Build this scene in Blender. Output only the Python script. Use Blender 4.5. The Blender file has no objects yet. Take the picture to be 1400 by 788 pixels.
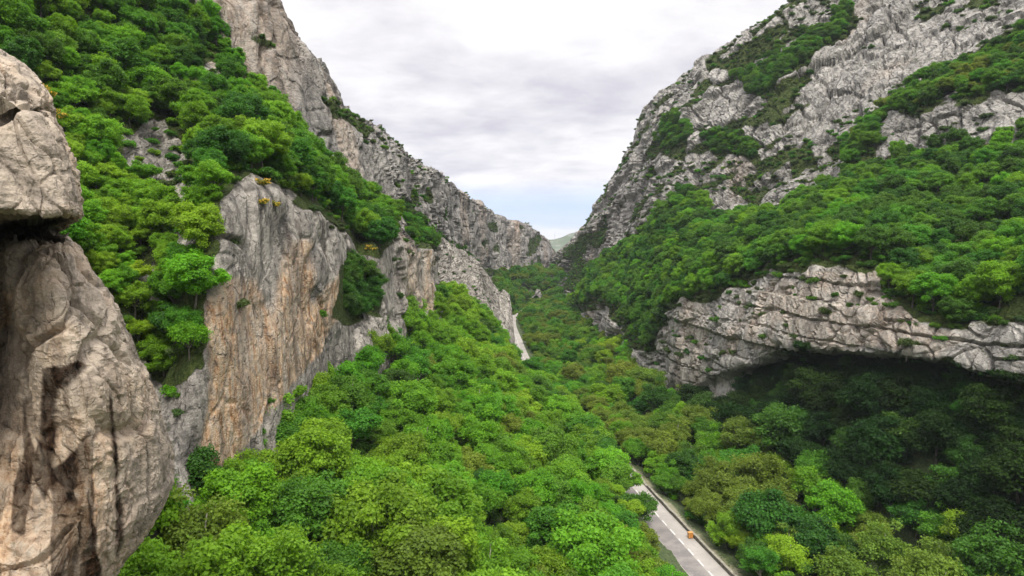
import bpy, math, random
import numpy as np
from mathutils import Vector

# ------------------------------------------------------------------ camera, sky, sun, exposure
F, CX, CY, CAMZ, PITCH = 900.0, 700.0, 394.0, 55.0, math.atan((394 - 330) / 900.0)
S = bpy.context.scene
COL = S.collection
cam_d = bpy.data.cameras.new('camera')
cam = bpy.data.objects.new('camera', cam_d)
COL.objects.link(cam)
cam.location = (0, 0, CAMZ)
cam.rotation_euler = (math.pi / 2 - PITCH, 0, 0)
cam_d.sensor_width = 36.0
cam_d.lens = 36.0 * F / 1400.0
cam_d.clip_start = 0.3
cam_d.clip_end = 30000
S.camera = cam
S.view_settings.view_transform = 'Standard'
S.view_settings.look = 'None'
S.view_settings.exposure = 1.3
S.view_settings.gamma = 1
S.render.engine = 'CYCLES'
S.cycles.max_bounces = 6
S.cycles.diffuse_bounces = 3
S.cycles.transmission_bounces = 4
S.cycles.use_denoising = True

SUN_EL, SUN_AZ = math.radians(56), math.radians(170)      # compass from +Y, clockwise
SD = Vector((math.sin(SUN_AZ) * math.cos(SUN_EL), math.cos(SUN_AZ) * math.cos(SUN_EL), math.sin(SUN_EL)))
sl = bpy.data.lights.new('sun', 'SUN')
sl.energy = 1.5
sl.angle = math.radians(14)
sl.color = (1.0, 0.955, 0.88)
so = bpy.data.objects.new('sun', sl)
so.rotation_euler = SD.to_track_quat('Z', 'Y').to_euler()
so.location = (0, -50, 400)
COL.objects.link(so)


class NT:
    """small helper to write node trees"""
    def __init__(s, tree):
        s.t = tree
        s.n = tree.nodes
        s.l = tree.links

    def add(s, typ, props=None, **ins):
        n = s.n.new(typ)
        for k, v in (props or {}).items():
            setattr(n, k, v)
        for k, v in ins.items():
            key = int(k[1:]) if k[0] == 'i' and k[1:].isdigit() else k.replace('_', ' ')
            s.put(n.inputs[key], v)
        return n

    def put(s, sock, v):
        if isinstance(v, bpy.types.NodeSocket):
            s.l.new(v, sock)
        elif isinstance(v, bpy.types.Node):
            s.l.new(v.outputs[0], sock)
        else:
            sock.default_value = v

    def math(s, op, a, b=0.0, clamp=False):
        n = s.n.new('ShaderNodeMath')
        n.operation = op
        n.use_clamp = clamp
        s.put(n.inputs[0], a)
        s.put(n.inputs[1], b)
        return n.outputs[0]

    def mix(s, f, a, b, blend='MIX'):
        n = s.n.new('ShaderNodeMix')
        n.data_type = 'RGBA'
        n.blend_type = blend
        n.clamp_factor = True
        s.put(n.inputs[0], f)
        s.put(n.inputs[6], a if not isinstance(a, tuple) else (*a, 1)[:4])
        s.put(n.inputs[7], b if not isinstance(b, tuple) else (*b, 1)[:4])
        return n.outputs[2]

    def ramp(s, v, stops, interp='LINEAR'):
        n = s.n.new('ShaderNodeValToRGB')
        n.color_ramp.interpolation = interp
        e = n.color_ramp.elements
        while len(e) < len(stops):
            e.new(0.5)
        for k, (p, c) in enumerate(stops):
            e[k].position = p
            c = (c, c, c) if not isinstance(c, tuple) else c
            e[k].color = (*c, 1)[:4]
        s.put(n.inputs[0], v)
        return n.outputs[0]

    def noise(s, vec, scale, detail=4, rough=0.55, dist=0.0):
        n = s.n.new('ShaderNodeTexNoise')
        s.put(n.inputs['Vector'], vec)
        n.inputs['Scale'].default_value = scale
        n.inputs['Detail'].default_value = detail
        n.inputs['Roughness'].default_value = rough
        n.inputs['Distortion'].default_value = dist
        return n.outputs[0]

    def mapr(s, v, a, b, c=0.0, d=1.0, smooth=True):
        n = s.n.new('ShaderNodeMapRange')
        n.interpolation_type = 'SMOOTHSTEP' if smooth else 'LINEAR'
        s.put(n.inputs[0], v)
        for k, q in zip((1, 2, 3, 4), (a, b, c, d)):
            n.inputs[k].default_value = q
        return n.outputs[0]


W = bpy.data.worlds.new('World')
S.world = W
W.use_nodes = True
W.node_tree.nodes.clear()
w = NT(W.node_tree)
sky = w.add('ShaderNodeTexSky', dict(sky_type='NISHITA', sun_disc=False, sun_elevation=SUN_EL,
                                     sun_rotation=SUN_AZ, air_density=1.0, dust_density=1.5))
skyc = w.mix(1.0, sky.outputs[0], (0.105, 0.10, 0.10), 'MULTIPLY')
tc = w.add('ShaderNodeTexCoord')
sep = w.add('ShaderNodeSeparateXYZ', i0=tc.outputs['Generated'])
dx, dy, dz = sep.outputs
den = w.math('ADD', w.math('MAXIMUM', dz, 0.0), 0.13)
cv = w.add('ShaderNodeCombineXYZ', i0=w.math('DIVIDE', dx, den), i1=w.math('DIVIDE', dy, den), i2=0.37)
n_big = w.noise(cv, 0.7, 7, 0.55, 0.15)
n_fine = w.noise(cv, 2.2, 8, 0.6, 0.2)
tone = w.math('ADD', w.math('MULTIPLY', n_big, 0.62), w.math('MULTIPLY', n_fine, 0.38))
cloud = w.ramp(tone, [(0.38, (0.262, 0.256, 0.29)), (0.445, (0.33, 0.322, 0.345)), (0.505, (0.395, 0.386, 0.396)),
                      (0.57, (0.45, 0.444, 0.446))])
# the cloud deck is brighter towards the zenith, as an overcast sky is
lift = w.mapr(dz, 0.33, 0.90, 1.0, 3.6)
cloud = w.mix(1.0, cloud, w.add('ShaderNodeCombineColor', i0=lift, i1=lift, i2=lift).outputs[0], 'MULTIPLY')
gap = w.math('MULTIPLY', w.mapr(dz, 0.010, 0.03), w.mapr(dz, 0.098, 0.045))
hole = w.math('MULTIPLY', gap, w.mapr(n_big, 0.70, 0.50), clamp=True)
blue = w.mix(0.8, skyc, (0.135, 0.235, 0.42))
full = w.mix(w.math('MULTIPLY', hole, 0.9), cloud, blue)
bg = w.add('ShaderNodeBackground', Color=full, Strength=1.0)
out = w.add('ShaderNodeOutputWorld', i0=bg)

rng = np.random.default_rng(7)
random.seed(7)
NEAR = 1e-9

# ------------------------------------------------------------------ helpers: geometry of the view, noise, meshes
ct, st = math.cos(PITCH), math.sin(PITCH)


def P(px, py, Y):
    """world point seen at photo pixel px, py when it stands Y metres ahead"""
    px, py, Y = np.broadcast_arrays(np.asarray(px, float), np.asarray(py, float), np.asarray(Y, float))
    a, b = (px - CX) / F, (CY - py) / F
    vy = ct + b * st
    vz = -st + b * ct
    t = Y / vy
    return np.stack([a * t, Y, CAMZ + vz * t], -1)


def proj(p):
    p = np.asarray(p, float)
    x, y, z = p[..., 0], p[..., 1], p[..., 2] - CAMZ
    d = y * ct - z * st
    v = y * st + z * ct
    d = np.where(np.abs(d) < 1e-3, 1e-3, d)
    return CX + F * x / d, CY - F * v / d, d


def _h(ix, iy, iz, seed):
    h = (ix.astype(np.uint32) * np.uint32(374761393)) ^ (iy.astype(np.uint32) * np.uint32(668265263)) \
        ^ (iz.astype(np.uint32) * np.uint32(2147483647 - 58)) ^ np.uint32((seed * 2654435761) & 0xffffffff)
    h ^= h >> np.uint32(15)
    h *= np.uint32(2246822519)
    h ^= h >> np.uint32(13)
    h *= np.uint32(3266489917)
    h ^= h >> np.uint32(16)
    return h


def rnd(ix, iy, iz, seed):
    return (_h(ix, iy, iz, seed) & np.uint32(0xffffff)).astype(np.float32) / np.float32(0xffffff)


def vnoise(p, seed=0):
    p = np.asarray(p, np.float32)
    fl = np.floor(p)
    f = p - fl
    i = fl.astype(np.int64)
    u = f * f * f * (f * (f * 6 - 15) + 10)
    r = 0
    for a in (0, 1):
        wx = u[..., 0] if a else 1 - u[..., 0]
        for b in (0, 1):
            wy = u[..., 1] if b else 1 - u[..., 1]
            for c in (0, 1):
                wz = u[..., 2] if c else 1 - u[..., 2]
                r = r + wx * wy * wz * rnd(i[..., 0] + a, i[..., 1] + b, i[..., 2] + c, seed)
    return r * 2 - 1


def fbm(p, octv=4, seed=0, gain=0.5):
    r, a, t = 0, 1.0, 0
    p = np.asarray(p, np.float32)
    for k in range(octv):
        r = r + a * vnoise(p, seed + k * 17)
        t += a
        a *= gain
        p = p * 2.03 + 11.3
    return r / t


def ridged(p, octv=4, seed=0, gain=0.55):
    r, a, t = 0, 1.0, 0
    p = np.asarray(p, np.float32)
    for k in range(octv):
        r = r + a * (1 - 2 * np.abs(vnoise(p, seed + k * 13)))
        t += a
        a *= gain
        p = p * 2.1 + 5.7
    return r / t


def worley(p, seed=0):
    p = np.asarray(p, np.float32)
    fl = np.floor(p)
    f = p - fl
    i = fl.astype(np.int64)
    f1 = np.full(p.shape[:-1], 9.0, np.float32)
    f2 = f1.copy()
    cid = np.zeros(p.shape[:-1], np.float32)
    for a in (-1, 0, 1):
        for b in (-1, 0, 1):
            for c in (-1, 0, 1):
                h = _h(i[..., 0] + a, i[..., 1] + b, i[..., 2] + c, seed)
                ox = (h & np.uint32(1023)).astype(np.float32) / 1023
                oy = ((h >> np.uint32(10)) & np.uint32(1023)).astype(np.float32) / 1023
                oz = ((h >> np.uint32(20)) & np.uint32(1023)).astype(np.float32) / 1023
                d = np.sqrt((a + ox - f[..., 0]) ** 2 + (b + oy - f[..., 1]) ** 2 + (c + oz - f[..., 2]) ** 2)
                nearer = d < f1
                f2 = np.where(nearer, f1, np.minimum(f2, d))
                cid = np.where(nearer, ox * 0.6 + oz * 0.4, cid)
                f1 = np.where(nearer, d, f1)
    return f1, f2, cid


def sstep(a, b, x):
    t = np.clip((x - a) / (b - a), 0, 1)
    return t * t * (3 - 2 * t)


def pchip(xk, yk, x):
    xk = np.asarray(xk, float)
    yk = np.asarray(yk, float)
    hh = np.diff(xk)
    dl = np.diff(yk, axis=0) / hh.reshape(-1, *([1] * (yk.ndim - 1)))
    m = np.zeros_like(yk)
    m[0], m[-1] = dl[0], dl[-1]
    pr = dl[:-1] * dl[1:]
    hm = 2 * pr / np.where(np.abs(dl[:-1] + dl[1:]) < 1e-12, 1e-12, dl[:-1] + dl[1:])
    m[1:-1] = np.where(pr > 0, hm, 0)
    k = np.clip(np.searchsorted(xk, x) - 1, 0, len(xk) - 2)
    sh = (-1,) + (1,) * (yk.ndim - 1)
    h_, t = hh[k].reshape(sh), ((x - xk[k]) / hh[k]).reshape(sh)
    t2, t3 = t * t, t * t * t
    return (2 * t3 - 3 * t2 + 1) * yk[k] + (t3 - 2 * t2 + t) * h_ * m[k] + (3 * t2 - 2 * t3) * yk[k + 1] + (t3 - t2) * h_ * m[k + 1]


def mesh_np(name, v, faces, mats=(), smooth=True, attrs=None, uvs=None):
    me = bpy.data.meshes.new(name)
    v = np.ascontiguousarray(v, np.float32).reshape(-1, 3)
    faces = np.ascontiguousarray(faces, np.int32)
    k = faces.shape[1]
    me.vertices.add(len(v))
    me.vertices.foreach_set('co', v.ravel())
    me.loops.add(faces.size)
    me.loops.foreach_set('vertex_index', faces.ravel())
    me.polygons.add(len(faces))
    me.polygons.foreach_set('loop_start', np.arange(0, faces.size, k, dtype=np.int32))
    me.polygons.foreach_set('loop_total', np.full(len(faces), k, np.int32))
    me.polygons.foreach_set('use_smooth', np.full(len(faces), smooth, bool))
    for m in mats:
        me.materials.append(m)
    for an, arr in (attrs or {}).items():
        arr = np.asarray(arr, np.float32)
        if arr.ndim == 2:
            a = me.attributes.new(an, 'FLOAT_COLOR', 'POINT')
            full4 = np.ones((len(v), 4), np.float32)
            full4[:, :arr.shape[1]] = arr
            a.data.foreach_set('color', full4.ravel())
        else:
            a = me.attributes.new(an, 'FLOAT', 'POINT')
            a.data.foreach_set('value', arr.ravel())
    me.update()
    me.validate()
    return me


def grid_faces(nv, nu):
    i = np.arange(nv * nu).reshape(nv, nu)
    return np.stack([i[:-1, :-1], i[:-1, 1:], i[1:, 1:], i[1:, :-1]], -1).reshape(-1, 4)


def link(name, me, parent=None):
    o = bpy.data.objects.new(name, me)
    COL.objects.link(o)
    if parent:
        o.parent = parent
    return o


def tag(o, label=None, cat=None, group=None, kind=None):
    if label:
        o['label'] = label
    if cat:
        o['category'] = cat
    if group:
        o['group'] = group
    if kind:
        o['kind'] = kind
    return o


def in_poly(px, py, poly):
    poly = np.asarray(poly, float)
    r = np.zeros(np.shape(px), bool)
    j = len(poly) - 1
    for i in range(len(poly)):
        xi, yi = poly[i]
        xj, yj = poly[j]
        if yi != yj:
            c = ((yi > py) != (yj > py)) & (px < (xj - xi) * (py - yi) / (yj - yi) + xi)
            r ^= c
        j = i
    return r


def new_mat(name):
    m = bpy.data.materials.new(name)
    m.use_nodes = True
    m.node_tree.nodes.clear()
    return m, NT(m.node_tree)


# ------------------------------------------------------------------ materials
def rock_material(name, size, light, mid, dark, bump=0.6, streak=1.0, rot=(0, 0, 0), rust_mix=1.0, jt=0.75, mott=1.0, jsc=(1, 1, 0.45)):
    """limestone: size = metres of the main mottling; reads the point colours 'stain' (rust, soil, wet streak)"""
    m, t = new_mat(name)
    co = t.add('ShaderNodeTexCoord').outputs['Object']
    mp = t.add('ShaderNodeMapping', None, Vector=co)
    mp.inputs['Scale'].default_value = (1, 1, 0.22)
    big = t.noise(co, 0.35 / size, 5, 0.6)
    fine = t.noise(co, 2.6 / size, 7, 0.66)
    grain = t.noise(co, 14.0 / size, 4, 0.65)
    stk = t.noise(mp, 1.5 / size, 7, 0.66)
    warp = t.add('ShaderNodeTexNoise', None, Vector=co, Scale=1.2 / size, Detail=4.0)
    wv = t.add('ShaderNodeVectorMath', dict(operation='MULTIPLY_ADD'), i0=warp.outputs['Color'], i1=(0.8 * size,) * 3, i2=co)
    mp2 = t.add('ShaderNodeMapping', None, Vector=wv)
    mp2.inputs['Rotation'].default_value = rot
    mp2.inputs['Scale'].default_value = jsc
    j1 = t.add('ShaderNodeTexVoronoi', dict(feature='DISTANCE_TO_EDGE'), Vector=mp2, Scale=0.42 / size).outputs['Distance']
    j2 = t.add('ShaderNodeTexVoronoi', dict(feature='DISTANCE_TO_EDGE'), Vector=mp2, Scale=1.7 / size).outputs['Distance']
    joint = t.math('MAXIMUM', t.math('MULTIPLY', t.mapr(j1, 0.055, 0.0), t.mapr(big, 0.40, 0.52)), t.math('MULTIPLY', t.mapr(j2, 0.07, 0.0), t.mapr(fine, 0.42, 0.58, 0.0, 0.75)))
    c = t.mix(t.mapr(big, 0.38, 0.62), mid, light)
    c = t.mix(t.math('MULTIPLY', t.mapr(stk, 0.50, 0.62), 0.65 * streak), c, dark)
    stk2 = t.noise(mp, 0.38 / size, 5, 0.6)
    c = t.mix(t.math('MULTIPLY', t.mapr(stk2, 0.50, 0.60), 0.45 * streak), c, dark)
    c = t.mix(t.math('MULTIPLY', t.mapr(stk2, 0.44, 0.34), 0.35 * streak), c, tuple(min(1, q * 1.25) for q in light))
    c = t.mix(t.math('MULTIPLY', t.mapr(fine, 0.50, 0.62), 0.55 * mott), c, dark)
    c = t.mix(t.math('MULTIPLY', t.mapr(fine, 0.45, 0.34), 0.55 * mott), c, tuple(min(1, q * 1.35) for q in light))
    c = t.mix(t.math('MULTIPLY', t.mapr(grain, 0.53, 0.66), 0.45 * mott), c, tuple(q * 0.55 for q in dark))
    c = t.mix(t.math('MULTIPLY', t.mapr(grain, 0.45, 0.33), 0.35), c, tuple(min(1, q * 1.3) for q in light))
    c = t.mix(t.math('MULTIPLY', joint, jt), c, tuple(q * 0.35 for q in dark))
    at = t.add('ShaderNodeAttribute', dict(attribute_name='stain'))
    sp = t.add('ShaderNodeSeparateColor', None, i0=at.outputs['Color'])
    rust, soil, wet = sp.outputs
    br = t.noise(mp, 3.2 / size, 5, 0.65)
    rc = t.ramp(br, [(0.32, (0.19, 0.09, 0.036)), (0.43, (0.44, 0.255, 0.13)), (0.52, (0.58, 0.41, 0.26)), (0.66, (0.52, 0.43, 0.33))])
    c = t.mix(t.math('MULTIPLY', rust, t.mapr(fine, 0.66, 0.42, 0.35 * rust_mix, rust_mix)), c, rc)
    c = t.mix(t.math('MULTIPLY', wet, t.mapr(br, 0.35, 0.62, 1.0, 0.8), True), c, t.mix(t.mapr(fine, 0.4, 0.6), (0.011, 0.0065, 0.004), (0.034, 0.017, 0.008)))
    gn = t.noise(co, 5.0 / size, 5, 0.7)
    gc = t.ramp(gn, [(0.32, (0.022, 0.030, 0.008)), (0.5, (0.05, 0.075, 0.016)), (0.68, (0.10, 0.115, 0.035))])
    sm = t.mapr(t.math('ADD', soil, t.math('MULTIPLY', t.math('SUBTRACT', gn, 0.5), 0.9)), 0.35, 0.62)
    c = t.mix(sm, c, gc)
    h = t.math('ADD', t.math('MULTIPLY', fine, 0.7), t.math('MULTIPLY', grain, 0.25))
    h = t.math('ADD', h, t.math('MULTIPLY', stk, 0.5))
    h = t.math('SUBTRACT', h, t.math('MULTIPLY', joint, 0.6 * jt))
    h = t.math('ADD', h, t.math('MULTIPLY', t.math('MULTIPLY', gn, sm), 0.8))
    b = t.add('ShaderNodeBump', None, Strength=bump, Distance=0.55 * size, Height=h)
    p = t.add('ShaderNodeBsdfPrincipled', None, Base_Color=c, Roughness=0.92, Normal=b.outputs[0])
    p.inputs['Specular IOR Level'].default_value = 0.15
    t.add('ShaderNodeOutputMaterial', i0=p)
    return m


def leaf_material(name, dark, light, trans=0.35, spec=0.25):
    m, t = new_mat(name)
    at = t.add('ShaderNodeAttribute', dict(attribute_name='tone'))
    oi = t.add('ShaderNodeObjectInfo')
    v = t.math('ADD', t.math('MULTIPLY', at.outputs['Fac'], 0.75),
               t.math('MULTIPLY', t.math('SUBTRACT', oi.outputs['Random'], 0.35), 0.5), clamp=True)
    c = t.mix(v, dark, light)
    hs = t.add('ShaderNodeHueSaturation', None, Color=c,
               Hue=t.math('ADD', 0.478, t.math('MULTIPLY', t.math('FRACT', t.math('MULTIPLY', oi.outputs['Random'], 7.31)), 0.042)))
    hs.inputs['Saturation'].default_value = 1.0
    p = t.add('ShaderNodeBsdfPrincipled', None, Base_Color=hs.outputs[0], Roughness=0.55)
    p.inputs['Specular IOR Level'].default_value = spec
    tr = t.add('ShaderNodeBsdfTranslucent', None, Color=t.mix(0.5, hs.outputs[0], (light[0] * 1.5, light[1] * 1.3, light[2])))
    mx = t.add('ShaderNodeMixShader', None, Fac=trans, i1=p, i2=tr)
    t.add('ShaderNodeOutputMaterial', i0=mx)
    return m


def plain_material(name, color, rough=0.8, var=0.25, scale=3.0):
    m, t = new_mat(name)
    co = t.add('ShaderNodeTexCoord').outputs['Object']
    n = t.noise(co, scale, 5, 0.6)
    c = t.mix(t.mapr(n, 0.3, 0.7), tuple(q * (1 - var) for q in color), tuple(min(1, q * (1 + var)) for q in color))
    b = t.add('ShaderNodeBump', None, Strength=0.3, Distance=0.05, Height=n)
    p = t.add('ShaderNodeBsdfPrincipled', None, Base_Color=c, Roughness=rough, Normal=b.outputs[0])
    t.add('ShaderNodeOutputMaterial', i0=p)
    return m


M_near = rock_material('limestone_tan', 1.1, (0.43, 0.362, 0.285), (0.31, 0.26, 0.205), (0.15, 0.127, 0.104), 0.6, 0.7, jt=0.45, mott=0.5, jsc=(1, 1, 0.28))
M_left = rock_material('limestone_warm', 2.6, (0.44, 0.402, 0.348), (0.30, 0.275, 0.238), (0.092, 0.085, 0.076), 0.9, 1.0, jt=0.65, mott=0.6, jsc=(0.75, 0.5, 0.2))
M_high = rock_material('limestone_high_face', 6.5, (0.36, 0.338, 0.305), (0.25, 0.234, 0.210), (0.088, 0.083, 0.076), 0.8, 1.1, jt=0.6, mott=0.7, jsc=(0.9, 0.5, 0.22))
M_right = rock_material('limestone_grey', 5.6, (0.445, 0.422, 0.38), (0.325, 0.307, 0.275), (0.125, 0.118, 0.106), 0.9, 0.7, (0, 0.45, 0), 0.62, jt=0.6, mott=0.8)
M_band = rock_material('limestone_banded', 2.4, (0.48, 0.452, 0.405), (0.36, 0.338, 0.303), (0.14, 0.131, 0.118), 0.8, 0.9, (0, 0, 0), 0.62, jt=0.6, mott=0.65, jsc=(0.7, 0.7, 0.9))

LEAF = {
    'vivid': leaf_material('leaf_vivid_green', (0.046, 0.130, 0.007), (0.175, 0.400, 0.014), 0.45),
    'fresh': leaf_material('leaf_fresh_green', (0.078, 0.175, 0.009), (0.235, 0.450, 0.022), 0.45),
    'mid': leaf_material('leaf_mid_green', (0.036, 0.108, 0.008), (0.122, 0.310, 0.017), 0.4),
    'deep': leaf_material('leaf_deep_green', (0.021, 0.068, 0.007), (0.072, 0.200, 0.013), 0.4),
    'olive': leaf_material('leaf_olive', (0.072, 0.118, 0.010), (0.190, 0.285, 0.026), 0.4),
    'lime': leaf_material('leaf_lime', (0.105, 0.200, 0.008), (0.28, 0.47, 0.020), 0.45),
    'in_shade': leaf_material('leaf_shade_darkened', (0.007, 0.021, 0.004), (0.026, 0.064, 0.009), 0.3, 0.08),  # leaf green darkened to carry the shade under the overhang
    'scrub': leaf_material('leaf_scrub', (0.028, 0.060, 0.010), (0.085, 0.135, 0.028)),
}
M_bark = plain_material('bark', (0.11, 0.095, 0.075), 0.95, 0.4, 4)
M_bark_pale = plain_material('bark_pale', (0.34, 0.32, 0.25), 0.95, 0.3, 4)
M_bloom = plain_material('broom_blossom', (0.62, 0.36, 0.02), 0.6, 0.25, 20)

# ------------------------------------------------------------------ valley plan: road line, ground height
ROAD = np.array([(-140, 60), (-40, 50), (40, 41), (80, 36.5), (108, 32.0), (132, 28.3), (152, 25.6), (198, 19.5), (245, 12.5),
                 (291, 6.2), (364, 2.3), (438, -0.6), (480, 0.2), (520, 5.0), (560, 12), (604, 22), (640, 33)], float)


def xroad(Y):
    return pchip(ROAD[:, 0], ROAD[:, 1], np.asarray(Y, float).ravel()).reshape(np.shape(Y))


LB = np.array([(-200, -34, 18), (20, -36, 20), (50, -37, 22), (80, -37, 24), (110, -37, 27), (130, -37, 29), (165, -33, 30),
               (205, -28, 32), (230, -21, 31), (250, -16, 25), (275, -8, 15), (290, -3, 6), (302, 0, 0.5), (320, -3, 0),
               (450, -9, 0), (480, -14, 4), (520, -15, 9), (600, -13, 17), (680, 14, 19), (760, 18, 20), (900, 20, 20), (1300, 20, 20)], float)
RB = np.array([(-200, 105, 22), (40, 100, 22), (80, 94, 21), (109, 86, 19), (127, 78.5, 18), (144, 72.5, 14), (160, 68.5, 10), (184, 61.5, 3),
               (212, 57, -2), (234, 53.5, -4), (258, 52, 0), (295, 49.5, 1), (345, 46.5, 0), (425, 45, 1), (520, 43.5, 2),
               (620, 41, 3), (700, 42, 20), (1300, 42, 20)], float)


def ground_z(x, Y):
    x, Y = np.broadcast_arrays(np.asarray(x, float), np.asarray(Y, float))
    xr = xroad(np.clip(Y, -140, 640))
    xl, zl = np.interp(Y, LB[:, 0], LB[:, 1]), np.interp(Y, LB[:, 0], LB[:, 2])
    xb, zb = np.interp(Y, RB[:, 0], RB[:, 1]), np.interp(Y, RB[:, 0], RB[:, 2])
    t = np.clip((xr - 4.2 - x) / np.maximum(xr - 4.2 - xl, 1), 0, 1.0)
    left = zl * (0.75 * t + 0.25 * t * t)
    s = np.clip((x - xr - 5.0) / np.maximum(xb - xr - 5.0, 1), 0, 1.4)
    right = -3.5 * np.sin(np.clip(s / 0.75, 0, 1) * math.pi) + zb * np.clip((s - 0.62) / 0.38, 0, 1.2) ** 1.15
    z = np.where(x < xr, left, right)
    n = fbm(np.stack([x / 14, Y / 14, np.zeros_like(x)], -1), 3, 5)
    keep = sstep(4.2, 10, np.abs(x - xr))
    z = z + n * 1.6 * keep
    end = sstep(606, 660, Y)
    return z * (1 - end) + (20 + n * 2) * end


def axis(lo, hi, step, far):
    a = list(np.arange(lo, hi + 0.1, step))
    k, d = hi, step
    while k < far:
        d *= 1.5
        k += d
        a.append(k)
    k, d = lo, step
    while k > -far:
        d *= 1.5
        k -= d
        a.insert(0, k)
    return np.array(a)


gx, gy = axis(-90, 160, 2.2, 9000), axis(-60, 800, 2.6, 9000)
GX, GY = np.meshgrid(gx, gy)
GZ = ground_z(GX, GY)
far = np.maximum(sstep(160, 400, np.abs(GX)), np.maximum(sstep(900, 1300, GY), sstep(-120, -400, GY)))
GZ = GZ * (1 - far) + 6 * far
mg, t = new_mat('forest_floor')
co = t.add('ShaderNodeTexCoord').outputs['Object']
n1, n2 = t.noise(co, 0.25, 5, 0.6), t.noise(co, 2.2, 6, 0.65)
c = t.ramp(n2, [(0.3, (0.018, 0.022, 0.008)), (0.5, (0.035, 0.058, 0.012)), (0.7, (0.075, 0.085, 0.03))])
at = t.add('ShaderNodeAttribute', dict(attribute_name='verge'))
vg = t.mapr(t.math('ADD', at.outputs['Fac'], t.math('MULTIPLY', t.math('SUBTRACT', n2, 0.5), 1.3)), 0.45, 0.75)
vc = t.ramp(n1, [(0.35, (0.08, 0.09, 0.03)), (0.5, (0.14, 0.135, 0.07)), (0.65, (0.21, 0.19, 0.13))])
c = t.mix(vg, c, vc)
b = t.add('ShaderNodeBump', None, Strength=0.6, Distance=0.4, Height=n2)
p = t.add('ShaderNodeBsdfPrincipled', None, Base_Color=c, Roughness=0.95, Normal=b.outputs[0])
t.add('ShaderNodeOutputMaterial', i0=p)
off = GX - xroad(np.clip(GY, -140, 640))
verge = sstep(7.2, 4.4, off) * (off > -1) * (GY < 250)
ground = link('ground', mesh_np('ground', np.stack([GX, GY, GZ], -1), grid_faces(len(gy), len(gx)), [mg], True, {'verge': verge.ravel()}))
tag(ground, 'forest floor of the gorge sloping down from the left cliffs to the road', 'ground', kind='structure')

# ------------------------------------------------------------------ rock masses
def loft(cols, u_step=2.2, v_step=2.2, cap=40):
    """cols: list of (px, [(py, Y) or (px, py, Y), ...]); returns dense px, py, Y grids and the row index of each dense row"""
    pxs = np.array([c[0] for c in cols], float)
    tab = np.array([[(c[0], *q) if len(q) == 2 else q for q in c[1]] for c in cols], float)      # ncol, K, 3
    uu = [0.0]
    for i in range(len(cols) - 1):
        vis = max(0, min(1450, max(pxs[i], pxs[i + 1])) - max(-50, min(pxs[i], pxs[i + 1])))
        dd = np.abs(tab[i + 1] - tab[i])
        n = int(np.clip(max(vis, 0.35 * dd[:, 1].max() if vis else 0) / u_step, 5, 160))
        uu += list(i + np.arange(1, n + 1) / n)
    uu = np.array(uu)
    T = pchip(np.arange(len(cols)), tab, uu)                        # nu, K, 3
    K = tab.shape[1]
    vv = [0.0]
    vis_cols = (pxs > -60) & (pxs < 1460)
    for k in range(K - 1):
        a, b_ = tab[vis_cols, k, 1], tab[vis_cols, k + 1, 1]
        d = np.abs(np.clip(a, -80, 830) - np.clip(b_, -80, 830))
        n = int(np.clip(max(d.max() * 0.9, 6) / v_step, 4, 200))
        vv += list(k + np.arange(1, n + 1) / n)
    vv = np.array(vv)
    G = pchip(np.arange(K), np.swapaxes(T, 0, 1), vv)               # nv, nu, 3
    return G[..., 0], G[..., 1], G[..., 2], vv, uu


def grid_normals(V):
    du = np.gradient(V, axis=1)
    dv = np.gradient(V, axis=0)
    n = np.cross(du, dv)
    n /= np.maximum(np.linalg.norm(n, axis=-1, keepdims=True), 1e-9)
    return n


def outward(V):
    """unit normals turned towards the camera side for the front of a mass"""
    n = grid_normals(V)
    ref = np.array([0, 0, CAMZ]) - V
    mid = V.shape[0] // 3
    s = np.sign((n[:mid] * ref[:mid]).sum(-1).mean())
    return n * (s if s else 1)


def crag(p, A, Sz, bed_n, bed_T, seed, aspect=0.45, crack=0.5, bed=0.35, fine=1.0, along=1.0):
    """displacement in metres of a cliff: broad buttresses, jointed blocks, cracks and bedding ledges"""
    wv = np.stack([fbm(p / (Sz * 0.9), 2, seed + 50 + 7 * k) for k in range(3)], -1)
    q = p + wv * Sz * 0.30
    d = 0.9 * A * fbm(q / (Sz * 1.6), 4, seed)
    d = d + 0.45 * A * ridged(q * np.array([1, 1, aspect * 0.8]) / (Sz * 0.75), 4, seed + 3)
    sc = np.array([1, along, aspect]) / (Sz * 0.55)
    f1, f2, cid = worley(q * sc, seed + 9)
    d = d + 0.60 * A * (cid - 0.5) - crack * A * sstep(0.10, 0.0, f2 - f1)
    f1, f2, cid = worley((q + wv * 0.5) * np.array([1, along, aspect * 1.3]) / (Sz * 0.20), seed + 21)
    d = d + 0.26 * A * (cid - 0.5) * fine - 0.55 * crack * 0.5 * A * sstep(0.12, 0.0, f2 - f1)
    s = (q * np.asarray(bed_n)).sum(-1) / bed_T + 0.35 * wv[..., 0]
    k = np.floor(s)
    fr = s - k
    z0 = np.zeros_like(k, dtype=np.int64)
    h0, h1 = rnd(k.astype(np.int64), z0, z0, seed + 5), rnd(k.astype(np.int64) + 1, z0, z0, seed + 5)
    d = d + bed * A * ((h0 + (h1 - h0) * sstep(0.86, 1.0, fr)) - 0.5) - 0.3 * bed * A * np.exp(-((fr - 0.96) / 0.05) ** 2)
    d = d + 0.14 * A * fine * ridged(p / (Sz * 0.10), 3, seed + 31)
    return d


def wobble(px, py, s, seed, amp):
    q = np.stack([px / s, py / s, np.full_like(px, seed)], -1)
    return px + amp * fbm(q, 3, seed), py + amp * fbm(q, 3, seed + 90)


ROCKS = {}


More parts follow.
